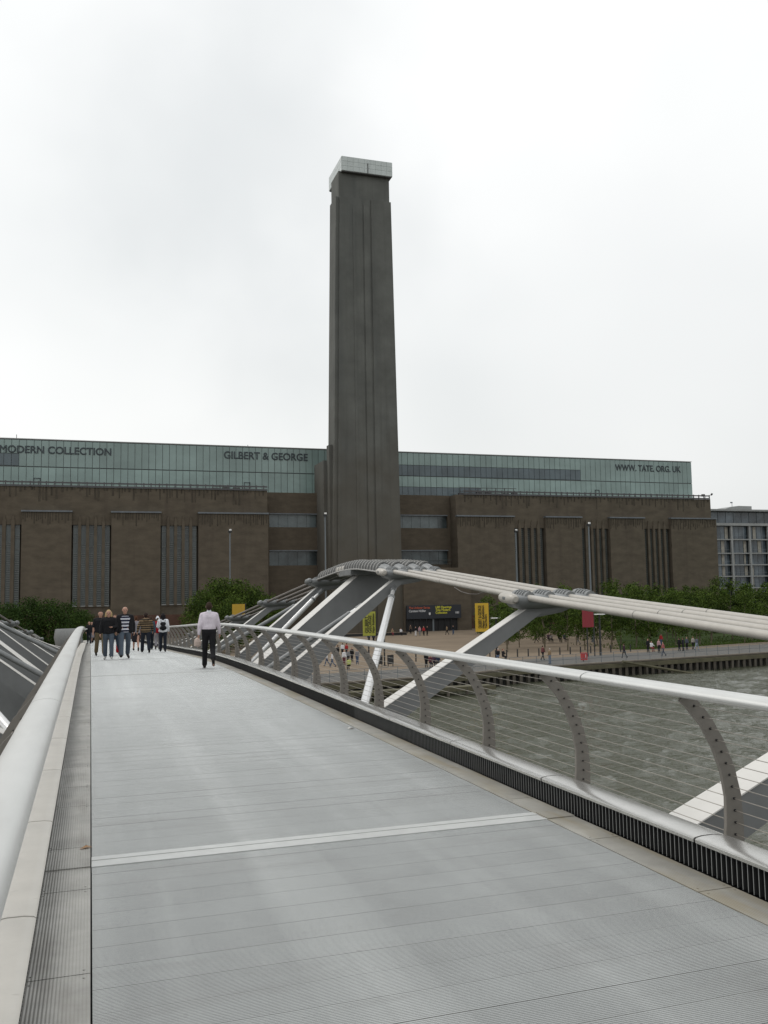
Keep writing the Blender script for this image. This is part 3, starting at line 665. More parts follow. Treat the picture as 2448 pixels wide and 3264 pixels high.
def zone(x, y):
    q = x/y
    for lim, nm in ((.465, 'behind the yellow banner'), (.52, 'right of the yellow banner'), (.58, 'left of the red banner'), (.62, 'behind the red banner'), (.68, 'below the middle window group'), (.74, 'below the rightmost window group'), (.80, 'before the building\'s right corner'), (9, 'before the apartment block')):
        if q < lim: return nm
for Yt, r0, st_, hh in ((109, .49, 3.6, 8.3), (116, .472, 3.9, 8.5), (124, .458, 4.2, 8.8), (133, .452, 4.6, 9.2), (143, .448, 5.0, 9.3), (155, .446, 5.6, 9.6)):
    x = Yt*r0
    while x < Yt*0.98:
        h = hh*rnd.uniform(.76, 1.10)*(0.80 if x/Yt < 0.50 else 0.93)
        if x/Yt > 0.62: y_ = max(Yt, lawn_edge(x)+3.5)+rnd.uniform(-1.3, 1.3)
        else: y_ = Yt+rnd.uniform(-1.3, 1.3); h *= 0.93
        x_ = x+rnd.uniform(-.9, .9); grove.append(tree(x_, y_, h, 'birch in the %s row of the grove, %s' % (ROW[Yt], zone(x_, y_)), 'birch trees in the riverside grove')); x += st_
by_label = {}
for t in grove: by_label.setdefault(t['label'], []).append(t)
for lb, ts in by_label.items():
    if len(ts) > 1:
        for k, t in enumerate(sorted(ts, key=lambda t: t.location.x/t.location.y)): t['label'] = lb+', '+('first', 'second', 'third', 'fourth', 'fifth', 'sixth', 'seventh', 'eighth', 'ninth')[k]+' from left'
for px, py, Yt, nm in ((30, 1925, 128, 'second from the left'), (95, 1908, 132, 'third from the left'), (160, 1915, 130, 'fourth from the left'), (222, 1922, 134, 'just left of the walkers'), (268, 1948, 128, 'rightmost and lowest'), (-30, 1925, 130, 'cut by the left edge')):
    p = at(px, py, Yt); t = tree(p.x, Yt, p.z-GZ, 'leafy tree beyond the left handrail, '+nm+' of its clump', 'trees beyond the left handrail', True)
    for c in t.children:
        if c.name.startswith('crown'):
            for si in range(3): c.material_slots[si].link = 'OBJECT'; c.material_slots[si].material = M['leaf_dark'] if si != 1 else M['leaf0']
for px, py, Yt, nm in ((645, 1885, 138, 'leftmost of its clump'), (700, 1848, 142, 'behind the grey lamp post'), (762, 1852, 139, 'just right of the grey lamp post'), (815, 1872, 141, 'second from the right'), (858, 1900, 137, 'rightmost of its clump'), (735, 1905, 130, 'low in the middle, by the ochre banner'), (670, 1925, 128, 'lowest, beside the head of the man in white')):
    p = at(px, py, Yt); tree(p.x, Yt, p.z-GZ, 'bright green tree before the left wing, '+nm, 'trees before the left wing', True)

# ------------------------------------------------------------------ street furniture on the bank
ORD = 'first second third fourth fifth sixth seventh eighth ninth tenth eleventh twelfth thirteenth fourteenth fifteenth sixteenth seventeenth eighteenth nineteenth twentieth twenty-first twenty-second twenty-third'.split()
bm_ = MB().tube([(0, 0, 0), (0, 0, 0.92)], 0.085, 8).mesh('bollard'); bm_.materials.append(M['black'])
b0, b1 = at(1250, 2112, z=GZ), at(2010, 2077, z=GZ)
nb = 23
for k in range(nb):
    p = b0.lerp(b1, k/(nb-1)); o = link('bollard', bm_, None, None, (p.x, p.y, GZ)); tag(o, 'black bollard, %s in the row between the paving and the gravel' % ('leftmost' if k == 0 else 'rightmost' if k == nb-1 else ORD[k]+' from the left'), 'bollard', 'bollards along the promenade')
def lamp(px, pyt, Y, label, disc=False, camera_head=True):
    t_ = at(px, pyt, Y); t = thing('lamp_post', label, 'lamp post', (t_.x, Y, GZ), 'tall lamp posts on the bank')
    h = t_.z-GZ
    obj('pole', MB().tube([(0, 0, 0), (0, 0, h)], [0.15, 0.10], 8), 'pole' if not disc else 'black', t, True)
    if disc:
        mb = MB(); mb.tube([(0, 0, h), (0, 0, h+0.08)], 0.72, 20); obj('lamp_disc', mb, 'lampdisc', t)
        obj('lamp_bracket', MB().tube([(0, 0, h-0.5), (0, 0, h+0.02)], 0.12, 8), 'black', t)
    else:
        mb = MB(); mb.box(-0.28, 0.28, -0.3, 0.2, h-0.05, h+0.28); obj('lamp_head', mb, 'black', t); obj('lamp_globe', MB().tube([(0.05, -0.15, h+0.28), (0.05, -0.15, h+0.55)], 0.2, 8), 'lampdisc', t)
lamp(733, 1697, 150, 'slim grey lamp post before the left wing, rising out of the bright green trees')
lamp(1036, 1645, 140, 'grey lamp post standing just left of the chimney')
lamp(1644, 1696, 150, 'grey lamp post before the first window group of the right wing')
lamp(1876, 1676, 122, 'grey lamp post before the middle window group of the right wing')
lamp(1581, 1971, 112, 'low lamp with a white disc beside the yellow banner', True)
lamp(1910, 1959, 98, 'low lamp with a white disc right of the red banner', True)
def banner(pxl, pxr, pyt, pyb, Y, m, label, lines, poles=True, rowx=None):
    a = at(pxl, pyb, Y); b = at(pxr, pyt, Y)
    t = thing('street_banner', label, 'banner', (a.x, Y, GZ), 'exhibition banners on the bank')
    w = b.x-a.x; z0, z1 = a.z-GZ, b.z-GZ
    mb = MB(); n = 8
    fr = [(w*i/n, 0.05*math.sin(i*1.3)) for i in range(n+1)]
    vs = []; fs = []
    for (x, y) in fr: vs += [(x, y-0.02, z0), (x, y+0.02, z0), (x, y+0.02, z1), (x, y-0.02, z1)]
    for i in range(n):
        for k in range(4): fs.append((4*i+k, 4*i+(k+1) % 4, 4*i+4+(k+1) % 4, 4*i+4+k))
    fs += [(3, 2, 1, 0), (4*n, 4*n+1, 4*n+2, 4*n+3)]
    mb.add(vs, fs); obj('fabric', mb, m, t)
    for x in (w*0.45, w+0.12): obj('pole', MB().tube([(x, 0.14, 0), (x, 0.14, z1+0.1)], 0.075, 6), 'black', t)
    obj('cross_arm', MB().tube([(0, 0.1, z1-0.03), (w+0.15, 0.1, z1-0.03)], 0.04, 6), 'black', t); obj('cross_arm', MB().tube([(0, 0.1, z0+0.03), (w+0.15, 0.1, z0+0.03)], 0.04, 6), 'black', t)
    for body, xf, sz in lines:
        o, wd = text_mesh('banner_text', body, sz*w, 'ink', t, (w*xf, -0.085, z0+0.12*(z1-z0)), (0, 0, 1), (-1, 0, 0), 0.006, 1.0, 0.01)
        mx = max(v.co.z for v in o.data.vertices); k = min(1.0, 0.8*(z1-z0)/(mx-(z0+0.12*(z1-z0))))
        zb = z0+0.12*(z1-z0)
        for v in o.data.vertices: v.co.z = zb+(v.co.z-zb)*k
    return t
banner(1516, 1556, 1922, 2014, 103, 'yellow', 'bright yellow exhibition banner in the open, right of the entrance', [('GILBERT & GEORGE', .45, .34), ('Major Exhibition', .66, .24), ('Tate Modern', .84, .18)])
banner(1157, 1196, 1949, 2027, 122, 'yellowg', 'lime yellow banner half hidden behind a grey bridge arm', [('GILBERT', .4, .34), ('GEORGE', .66, .34), ('Major Exhibition', .9, .22)])
banner(740, 780, 1925, 1985, 120, 'yellowd', 'ochre banner before the green trees, near the man in white', [])
banner(1857, 1890, 1942, 2000, 97, 'redb', 'red banner on two black poles in front of the birch grove', [])
def simple(name, mb, m, label, cat, loc, group=None, parts=()):
    t = thing(name, label, cat, loc, group); obj(parts[0] if parts else 'body', mb, m, t); return t
p = at(1862, 2108, z=GZ); t = thing('lifebuoy_cabinet', 'red lifebuoy cabinet on the promenade railing', 'lifebuoy cabinet', (p.x, p.y, GZ))
mb = MB(); mb.box(-0.37, 0.37, -0.15, 0.12, 0.15, 0.98); obj('housing', mb, 'lifered', t); obj('post', MB().box(-0.05, 0.05, 0.125, 0.2, 0, 1.0), 'black', t); obj('handle', MB().box(0.08, 0.14, -0.2, -0.155, 0.42, 0.78), 'txt_w', t)
p = at(1225, 2026, z=GZ); t = thing('long_bench', 'long black bench by the wall left of the entrance', 'bench', (p.x, p.y, GZ))
obj('seat', MB().box(-9.5, 4.6, -0.3, 0.3, 0.34, 0.48), 'black', t); obj('base', MB().box(-9.3, 4.4, -0.22, 0.22, 0, 0.335), 'black', t)
for px, w_, lb in ((1212, 0.55, 'dark notice board left of its twin on the promenade, nearer the white tube'), (1245, 0.72, 'wider dark notice board on the promenade right of the white tube')):
    p = at(px, 2124, z=GZ); t = thing('notice_board', lb, 'notice board', (p.x, p.y, GZ)); obj('panel', MB().box(-w_/2, w_/2, -0.05, 0.05, 0.25, 1.25), 'black', t); obj('leg', MB().box(-w_/2+.05, -w_/2+.12, -0.03, 0.03, 0, 0.248), 'black', t); obj('leg', MB().box(w_/2-.12, w_/2-.05, -0.03, 0.03, 0, 0.248), 'black', t)
for px, pyt, pyb, lb in ((1176, 2034, 2112, 'thin black post under the lime banner'), (1226, 2034, 2122, 'thin black post between the two notice boards')):
    p = at(px, pyb, z=GZ); q = at(px, pyt, p.y); t = thing('signpost', lb, 'post', (p.x, p.y, GZ)); obj('shaft', MB().tube([(0, 0, 0), (0, 0, q.z-GZ)], 0.09, 7), 'black', t); obj('base_plate', MB().box(-0.18, 0.18, -0.18, 0.18, 0, 0.04), 'black', t)
p = at(1548, 1990, 150); t = thing('folded_parasol', 'folded cream parasol just right of the yellow banner', 'parasol', (p.x+1.0, 150, GZ))
mb = MB(); mb.tube([(0, 0, 1.2), (0, 0, 1.5), (0, 0, 4.0), (0, 0, 4.4)], [0.3, 0.75, 0.35, 0.04], 9); obj('canopy', mb, 'curtain', t, True); obj('pole', MB().tube([(0, 0, 0), (0, 0, 4.5)], 0.05, 6), 'pole', t)

# ------------------------------------------------------------------ the footbridge
br = thing('footbridge', 'steel suspension footbridge with a ribbed aluminium deck and side cables', 'bridge')
DL, DR = 0.03, 3.505
pl = 0.2667
def plank_mesh(length):          # an extrusion with fine ridges across it: worn tops, polished edges, darker grooves
    per = 0.0148; n = max(1, int(round((length-0.003)/per))); per = (length-0.003)/n
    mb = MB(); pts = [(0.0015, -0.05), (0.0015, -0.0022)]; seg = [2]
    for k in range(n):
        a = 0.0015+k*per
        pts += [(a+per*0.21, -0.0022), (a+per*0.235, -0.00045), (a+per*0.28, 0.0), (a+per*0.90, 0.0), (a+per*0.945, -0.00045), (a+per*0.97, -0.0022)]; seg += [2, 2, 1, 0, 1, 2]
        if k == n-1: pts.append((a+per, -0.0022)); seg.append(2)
    pts.append((length-0.0015, -0.05)); seg.append(2)
    m = len(pts); mb.v = [(DL, y_, z_) for y_, z_ in pts]+[(DR, y_, z_) for y_, z_ in pts]
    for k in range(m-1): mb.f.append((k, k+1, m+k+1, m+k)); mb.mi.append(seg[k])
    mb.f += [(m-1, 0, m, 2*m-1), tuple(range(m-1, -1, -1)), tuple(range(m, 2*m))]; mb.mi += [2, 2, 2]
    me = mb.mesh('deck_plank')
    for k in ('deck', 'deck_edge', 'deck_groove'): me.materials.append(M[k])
    return me
pm = plank_mesh(pl)
bars_y = [-10.1, 6.757, 23.6, 31.9, 48.6, 65.4]
y = -1.0; n = 0
while y < 78:
    near = [b for b in bars_y if y < b+0.125 and y+pl > b-0.125]
    if near:
        b = near[0]
        for (q0, q1) in ((y, b-0.128), (b+0.128, y+pl)):
            if q1-q0 > 0.02: link('deck_plank', plank_mesh(q1-q0), None, br, (0, q0, zd(q0)))
    else:
        s = math.atan2(zd(y+pl)-zd(y), pl); o = link('deck_plank', pm, None, br, (0, y, zd(y)+rnd.uniform(-.0006, .0006))); o.rotation_euler = (s, 0, 0)
        n += 1
    y += pl
for b in bars_y[1:]:
    j = MB()
    for (a, c, h) in ((-0.127, -0.08, 0.008), (-0.079, 0.03, 0.004), (0.031, 0.055, 0.008), (0.056, 0.127, 0.005)): j.box(DL-0.002, DR+0.002, b+a, b+c, zd(b)-0.03, zd(b)+h)
    obj('joint_strip', j, 'joint', br)
    obj('joint_cover', MB().box(-0.28, 0.019, b-0.11, b+0.10, zd(b)-0.03, zd(b)+0.009), 'gutter', br); obj('joint_cover', MB().box(3.525, 3.765, b-0.11, b+0.10, zd(b)-0.03, zd(b)+0.009), 'gutter_r', br)
# soffit under the planks
sw = MB(); ys = yrange(Y0, Y1+4, 2.0)
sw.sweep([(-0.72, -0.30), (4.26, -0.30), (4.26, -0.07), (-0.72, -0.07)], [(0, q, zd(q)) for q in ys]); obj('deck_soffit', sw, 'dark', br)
sw = MB(); sw.sweep([(DL, -0.06), (DR, -0.06), (DR, -0.003), (DL, -0.003)], [(0, q, zd(q)) for q in yrange(Y0, -1.02, 1)]); obj('deck_sheet', sw, 'deck', br)
sw = MB(); sw.sweep([(-0.3, -0.06), (3.9, -0.06), (3.9, -0.004), (-0.3, -0.004)], [(0, q, zd(q)) for q in yrange(78.0, Y1+4, 1)]); obj('deck_landing', sw, 'deck', br)
# gutter plates
def plates(side):
    if side == 'l': x0, x1, m_ = -0.284, 0.021, 'gutter'
    else: x0, x1, m_ = 3.518, 3.768, 'gutter_r'
    y = -1.0; k = 0
    while y < 78:
        ln = (1.36, 1.03, 1.42, 0.88, 1.12)[k % 5] if side == 'l' else (1.55, 1.25, 1.4)[k % 3]
        me = MB(); me.sweep([(x0, -0.03), (x1, -0.03), (x1, 0.0), (x0, 0.0)], [(0, q, zd(q)) for q in yrange(y+0.005, y+ln-0.005, 0.6)])
        if y < 14:
            for (bx, by) in ((x0+0.03, 0.05), (x1-0.03, 0.05), (x0+0.03, ln-0.05), (x1-0.03, ln-0.05)): me.tube([(bx, y+by, zd(y+by)), (bx, y+by, zd(y+by)+0.004)], 0.007, 6)
        obj('gutter_plate', me, m_, br); y += ln; k += 1
plates('l'); plates('r')
# kerbs: fins under a folded steel cap, in lengths
prof = [(3.762, 0.178), (3.760, 0.200), (3.772, 0.209), (3.82, 0.216), (3.90, 0.217), (3.98, 0.207), (4.06, 0.183), (4.14, 0.145), (4.21, 0.09), (4.25, 0.02), (4.255, -0.25), (4.23, -0.25), (4.225, 0.01), (4.19, 0.075), (4.12, 0.125), (4.05, 0.162), (3.97, 0.185), (3.90, 0.194), (3.82, 0.193), (3.78, 0.185)]
def kerb(side):
    pr = prof if side == 'r' else [(mir(a), b) for a, b in prof]
    y = -3.3
    while y < 78:
        e = min(y+2.1, 79)
        sw = MB(); sw.sweep(pr, [(0, q, zd(q)) for q in yrange(y+0.009, e-0.009, 0.5)]); o = obj('kerb_cap', sw, 'cap' if side == 'r' else 'cap_l', br, True, angle=50)
        y += 2.1
    mx = (lambda a: a) if side == 'r' else mir
    sw = MB(); a, b = mx(3.90), mx(3.93); sw.sweep([(a, -0.02), (b, -0.02), (b, 0.18), (a, 0.18)], [(0, q, zd(q)) for q in yrange(-3, 79, 1)]); obj('kerb_back_plate', sw, 'dark', br)
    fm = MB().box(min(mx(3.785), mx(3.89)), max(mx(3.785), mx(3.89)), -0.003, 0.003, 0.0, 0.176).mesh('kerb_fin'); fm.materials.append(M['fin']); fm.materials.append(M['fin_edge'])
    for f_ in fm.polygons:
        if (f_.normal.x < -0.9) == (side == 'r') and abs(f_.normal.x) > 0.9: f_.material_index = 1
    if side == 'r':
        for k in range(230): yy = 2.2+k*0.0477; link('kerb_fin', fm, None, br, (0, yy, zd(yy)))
        yy = 2.2+230*0.0477; rest = MB()
        while yy < 48:
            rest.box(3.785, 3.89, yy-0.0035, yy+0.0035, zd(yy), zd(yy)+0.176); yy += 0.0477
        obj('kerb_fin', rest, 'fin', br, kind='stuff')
    else:
        rest = MB(); yy = -1
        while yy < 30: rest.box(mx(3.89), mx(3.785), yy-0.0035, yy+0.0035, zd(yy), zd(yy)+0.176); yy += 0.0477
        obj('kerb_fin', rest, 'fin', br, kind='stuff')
    sw = MB(); c = mx(4.45); pr2 = [(c+0.26*math.cos(t), -0.33+0.17*math.sin(t)) for t in np.linspace(0, 2*math.pi, 14, endpoint=False)]
    sw.sweep(pr2, [(0, q, zd(q)) for q in yrange(Y0, Y1, 2)]); obj('edge_tube', sw, 'grey', br, True)
kerb('r'); kerb('l')

# cable line
_cy = [-30, -10, -1.6, 6.8, 15.2, 23.6, 26.0]; _cz = [-1.75, -1.45, -1.15, -0.71, -0.16, 0.545, 0.72]
_dy = [29.6, 32, 40.4, 48.9, 57.3, 65.7, 74, 82, 92]; _dz = [0.62, 0.42, -0.42, -1.28, -2.05, -2.85, -3.65, -4.5, -5.6]
CY = _cy+[27.8]+_dy; CZ = _cz+[0.80]+_dz
def zc(y):
    return float(np.mean(np.interp(y+np.linspace(-1.6, 1.6, 9), CY, CZ)))
def xc(y, k): return float(np.interp(y, [-30, 6.8, 15.2, 23.6, 27.8, 32, 48.9, 92], [6.9, 7.45, 7.68, 7.92, 7.98, 7.83, 7.3, 6.3]))+0.425*k
SIDES = ((1, lambda x: x), (-1, mir))
arms_y = [-10.04, -1.64, 6.76, 15.2, 23.6, 32.0, 40.4, 48.9, 57.3, 65.7]
def clamp(y, mx, parent):
    mb = MB(); z = zc(y); sl = math.atan2(zc(y+1)-zc(y-1), 2)
    x0, x1 = xc(y, 0)-0.2, xc(y, 3)+0.2
    pts = []
    R_ = Matrix.Rotation(sl, 3, 'X'); c0 = Vector((0, y, z))
    def put(vs, fs): mb.add([tuple(c0+R_ @ (Vector((mx(v[0]), v[1], v[2])))) for v in vs], fs)
    # body: a smooth casting, deep and round at its inner nose, thinning outwards under the cables
    ns, nr_ = 13, 16; vs = []; fs = []
    for a_ in range(ns):
        t = a_/(ns-1); xx = x0-0.20+t*(x1-x0+0.36); e_ = max(0.03, 1-abs(2*t-1)**5)**0.5
        dn_ = (0.26-0.10*t)*e_; tp_ = 0.055*e_; ly = (0.36-0.04*t)*e_
        for b_ in range(nr_):
            th = 2*math.pi*b_/nr_; cy_, cz_ = math.cos(th), math.sin(th)
            vs.append((xx, ly*math.copysign(abs(cy_)**0.7, cy_), (tp_ if cz_ > 0 else dn_)*math.copysign(abs(cz_)**0.8, cz_)))
    for a_ in range(ns-1):
        for b_ in range(nr_): fs.append((a_*nr_+b_, a_*nr_+(b_+1) % nr_, (a_+1)*nr_+(b_+1) % nr_, (a_+1)*nr_+b_))
    fs += [tuple(range(nr_-1, -1, -1)), tuple((ns-1)*nr_+b_ for b_ in range(nr_))]
    put(vs, fs)
    body = obj('cable_clamp', mb, 'clamp', parent, True, angle=50)
    ends = [c0+R_ @ Vector((mx(x0-0.10), w_, -0.02)) for w_ in (-0.30, -0.27, -0.18, 0.18, 0.27, 0.30)]
    obj('clamp_nose', MB().tube(ends, [0.05, 0.08, 0.10, 0.10, 0.08, 0.05], 14), 'cable' if (mx is not mir and y < 25) else 'clamp', parent, True)
    for k in range(4):                                   # ribbed half-shell over each cable
        hs = MB(); cx_ = xc(y, k); nr = 7
        for r_i, (w0, w1, rad) in enumerate(((-0.27, 0.27, 0.105), (-0.17, -0.13, 0.122), (-0.07, -0.03, 0.122), (0.03, 0.07, 0.122), (0.13, 0.17, 0.122))):
            vs = []; fs = []
            for w in (w0, w1):
                for i in range(nr):
                    t = math.pi*i/(nr-1); q = Vector((cx_+rad*math.cos(t)*1.05, w, 0.01+rad*math.sin(t))); vs.append(tuple(c0+R_ @ Vector((mx(q.x), q.y, q.z))))
            for i in range(nr-1): fs.append((i, i+1, nr+i+1, nr+i))
            fs += [tuple(range(nr-1, -1, -1)), tuple(range(nr, 2*nr)), (0, nr, 2*nr-1, nr-1)]
            hs.add(vs, fs)
        obj('clamp_shell', hs, 'clamp', parent, True, angle=35)
def arm(y, mx, zo=None, width=0.34, t0=0.40, t1=0.21, name='transverse_arm', xo=None):
    xi, zi = 4.55, zd(y)-0.30
    xo = xo or xc(y, 0)+0.12; zo = zo if zo is not None else zc(y)-0.16
    # inner end tucked under the kerb, outer end below the clamp; the arm is a tapering box with a pale top face
    dx, dz = xo-xi, zo-zi; L_ = math.hypot(dx, dz); nx, nz = -dz/L_, dx/L_
    w0, w1 = width/2, width/2*0.62
    def P(x, z, yy): return (mx(x), yy, z)
    xi2, zi2 = xi-dx/L_*0.5, zi-dz/L_*0.5
    a = [(xi2, zi2), (xo, zo)]
    b = [(xi2-nx*t0, zi2-nz*t0), (xo-nx*t1+dx/L_*0.35, zo-nz*t1+dz/L_*0.35)]
    o_ = MB()
    p = [P(*b[0], y-w0), P(*b[1], y-w1), P(*b[1], y+w1), P(*b[0], y+w0), P(*a[0], y-w0), P(*a[1], y-w1), P(*a[1], y+w1), P(*a[0], y+w0)]
    o_.hexa(p); body = obj(name, o_, 'grey', br)
    tp = MB(); e = 0.012
    p2 = [P(a[0][0]+nx*0.002, a[0][1]+nz*0.002, y-w0-e), P(a[1][0]+nx*0.002, a[1][1]+nz*0.002, y-w1-e), P(a[1][0]+nx*0.002, a[1][1]+nz*0.002, y+w1+e), P(a[0][0]+nx*0.002, a[0][1]+nz*0.002, y+w0+e)]
    p3 = [(q[0]+(nx*e if mx is not mir else -nx*e), q[1], q[2]+nz*e) for q in p2]
    tp.hexa(p2+p3); obj('arm_top_flange', tp, 'white', body)  # top face takes a paler material than the arm's sides
    return body
for sgn, mx in SIDES:
    for y in arms_y:
        a = arm(y, mx, width=0.40)
        # bracket between arm head and clamp
        bk = MB(); z = zc(y); xa = xc(y, 0)
        bk.hexa([(mx(xa+0.0), y-0.10, z-0.42), (mx(xa+0.75), y-0.10, z-0.30), (mx(xa+0.75), y+0.10, z-0.30), (mx(xa+0.0), y+0.10, z-0.42), (mx(xa-0.05), y-0.16, z-0.13), (mx(xa+1.15), y-0.16, z-0.13), (mx(xa+1.15), y+0.16, z-0.13), (mx(xa-0.05), y+0.16, z-0.13)])
        obj('arm_head', bk, 'grey', a)
        clamp(y, mx, a)
    # main cables
    for k in range(4):
        c = obj('suspension_cable', MB().tube([(mx(xc(q, k)), q, zc(q)) for q in yrange(-28, 27.8, 0.8)], 0.060, 12), 'cable' if sgn > 0 else 'cable_dark', br, True)
        obj('suspension_cable', MB().tube([(mx(xc(q, k)), q, zc(q)) for q in yrange(27.8, 90, 0.8)], 0.058, 12), 'cable_dark', br, True)
        jm = MB()
        for jy in (8.0, 11.4, 19.6, 36, 45):
            jm.tube([(mx(xc(jy, k)), jy-0.01, zc(jy-0.01)), (mx(xc(jy, k)), jy+0.01, zc(jy+0.01))], 0.0618, 12)
        obj('cable_joint_ring', jm, 'cable_d', c)
    for k in range(4):
        an = MB()
        for q in np.arange(63.0, 67.0, 0.5): an.tube([(mx(xc(q, k)), q, zc(q)), (mx(xc(q+.3, k)), q+.3, zc(q+.3))], 0.19, 10)
        obj('anchor_sleeve', an, 'rib', br, kind='stuff')
    # ribbed saddle over the pier
    for k in range(4):
        sm = MB(); rm_ = MB(); cx0 = 0; ys = yrange(24.3, 31.2, 0.23); nr = 9
        def ringp(q, rad): return [(mx(xc(q, k)+(rad+0.008)*math.cos(math.pi*i/(nr-1))), q, zc(q)-0.06+rad*math.sin(math.pi*i/(nr-1))*1.45) for i in range(nr)]
        def shell(mb, y0, y1, rad, step):
            yy = yrange(y0, y1, step); vs = []; fs = []
            for q in yy: vs += ringp(q, rad)
            for a_ in range(len(yy)-1):
                for i in range(nr-1): fs.append((a_*nr+i, a_*nr+i+1, (a_+1)*nr+i+1, (a_+1)*nr+i))
                fs.append((a_*nr, (a_+1)*nr, (a_+1)*nr+nr-1, a_*nr+nr-1))
            fs += [tuple(range(nr)), tuple((len(yy)-1)*nr+i for i in range(nr))]; mb.add(vs, fs)
        shell(sm, 24.3, 31.2, 0.195, 0.25); so = obj('cable_saddle', sm, 'saddle', br, True)
        q = 24.4
        while q < 31.1: shell(rm_, q, q+0.05, 0.212, 0.05); q += 0.30
        obj('saddle_rib', rm_, 'rib', so, kind='stuff')
        ln = MB(); ln.tube([(mx(xc(q, k)-0.213), q, zc(q)-0.05) for q in yrange(24.3, 31.2, 0.5)], 0.024, 6); obj('saddle_edge_bar', ln, 'rib', so)
        obj('saddle_nose', MB().tube([(mx(xc(q, k)), q, zc(q)) for q in (23.85, 24.0, 24.31)], [0.10, 0.15, 0.19], 12), 'clamp', so, True)
    mb = MB(); xa, xb = xc(27.8, 0)-0.24, xc(27.8, 3)+0.24
    for (q0, q1) in ((27.1, 27.8), (27.8, 28.5)):
        mb.hexa([(mx(xa), q0, zc(q0)-0.22), (mx(xb), q0, zc(q0)-0.22), (mx(xb), q1, zc(q1)-0.22), (mx(xa), q1, zc(q1)-0.22), (mx(xa), q0, zc(q0)-0.06), (mx(xb), q0, zc(q0)-0.06), (mx(xb), q1, zc(q1)-0.06), (mx(xa), q1, zc(q1)-0.06)])
    obj('saddle_bed', mb, 'clamp', br)
    obj('saddle_collar', MB().tube([(mx(xc(28.0, 0)), 28.0, zc(28.0)), (mx(xc(28.9, 0)), 28.9, zc(28.9))], 0.20, 14), 'cable', br, True)
    # pier arm: a broad tapering blade rising from under the deck
    pa_ = MB(); y = 27.8; top = zc(y)-0.30
    def pt(x, z, yy): return (mx(x), yy, z)
    w0, w1 = 0.50, 0.34
    A0, A1 = (4.2, -2.72), (8.16, top+0.12); B0, B1 = (5.35, -3.75), (9.35, top+0.05)
    pa_.hexa([pt(*B0, y-w0), pt(*B1, y-w1), pt(*B1, y+w1), pt(*B0, y+w0), pt(*A0, y-w0), pt(*A1, y-w1), pt(*A1, y+w1), pt(*A0, y+w0)])
    pb = obj('pier_arm', pa_, 'grey', br)
    dx, dz = A1[0]-A0[0], A1[1]-A0[1]; l_ = math.hypot(dx, dz); nx, nz = -dz/l_*0.012, dx/l_*0.012
    f = MB(); f.hexa([pt(A0[0]+nx*.2, A0[1]+nz*.2, y-w0-.015), pt(A1[0]+nx*.2, A1[1]+nz*.2, y-w1-.015), pt(A1[0]+nx*.2, A1[1]+nz*.2, y+w1+.015), pt(A0[0]+nx*.2, A0[1]+nz*.2, y+w0+.015),
                      pt(A0[0]+nx, A0[1]+nz, y-w0-.015), pt(A1[0]+nx, A1[1]+nz, y-w1-.015), pt(A1[0]+nx, A1[1]+nz, y+w1+.015), pt(A0[0]+nx, A0[1]+nz, y+w0+.015)])
    obj('arm_top_flange', f, 'white', pb)
    lo = MB(); lo.hexa([pt(1.9, -8.0, y-0.8), pt(3.2, -8.0, y-0.8), pt(3.2, -8.0, y+0.8), pt(1.9, -8.0, y+0.8), pt(4.0, -2.6, y-0.45), pt(5.4, -3.8, y-0.45), pt(5.4, -3.8, y+0.45), pt(4.0, -2.6, y+0.45)])
    obj('pier_leg', lo, 'grey', br)
    # damper tubes
    def damper(a, b, r=0.085, m='tube'):
        a = Vector((mx(a[0]), a[1], a[2])); b = Vector((mx(b[0]), b[1], b[2]))
        mb = MB(); mb.tube([a.lerp(b, .10), b], r, 14); d = obj('damper_tube', mb, m, br, True)
        obj('damper_collar', MB().tube([a.lerp(b, .105), a.lerp(b, .125)], r*1.12, 14), 'clamp', d, True)
        obj('damper_rod', MB().tube([a, a.lerp(b, .11)], r*0.62, 10), 'tube', d, True)
        obj('damper_clevis', MB().tube([a.lerp(b, -.01), a.lerp(b, .045)], r*0.95, 10), 'clamp', d, True)
    damper((7.98, 23.6, 0.10), (4.2, 14.6, -2.50))
    damper(tuple(at(1150, 1931, 24.05)), tuple(at(800, 2166, 24.05)), 0.066, 'clamp')
    damper((7.95, 31.7, 0.05), (5.2, 31.7, -2.6), 0.085)
    damper(tuple(at(968, 1914, 32.7)), tuple(at(680, 2081, 32.7)), 0.07, 'clamp')
pb = MB(); pb.tube([(XC, 27.8, -13), (XC, 27.8, -7.4)], [2.6, 2.2], 20); obj('pier_base', pb, 'concrete', br, True)
ab = MB(); ab.box(-2.8, 6.4, 84.0, 96.0, GZ, zd(86)-0.32); obj('abutment', ab, 'concrete', br)

lw = [at(1448, 1872, 19.8), at(1470, 1886, 19.5), at(1495, 1893, 19.1), at(1520, 1894, 18.7), at(1548, 1886, 18.3)]
obj('slack_wire', MB().tube(lw, 0.011, 6), 'cable_dark', br, True)
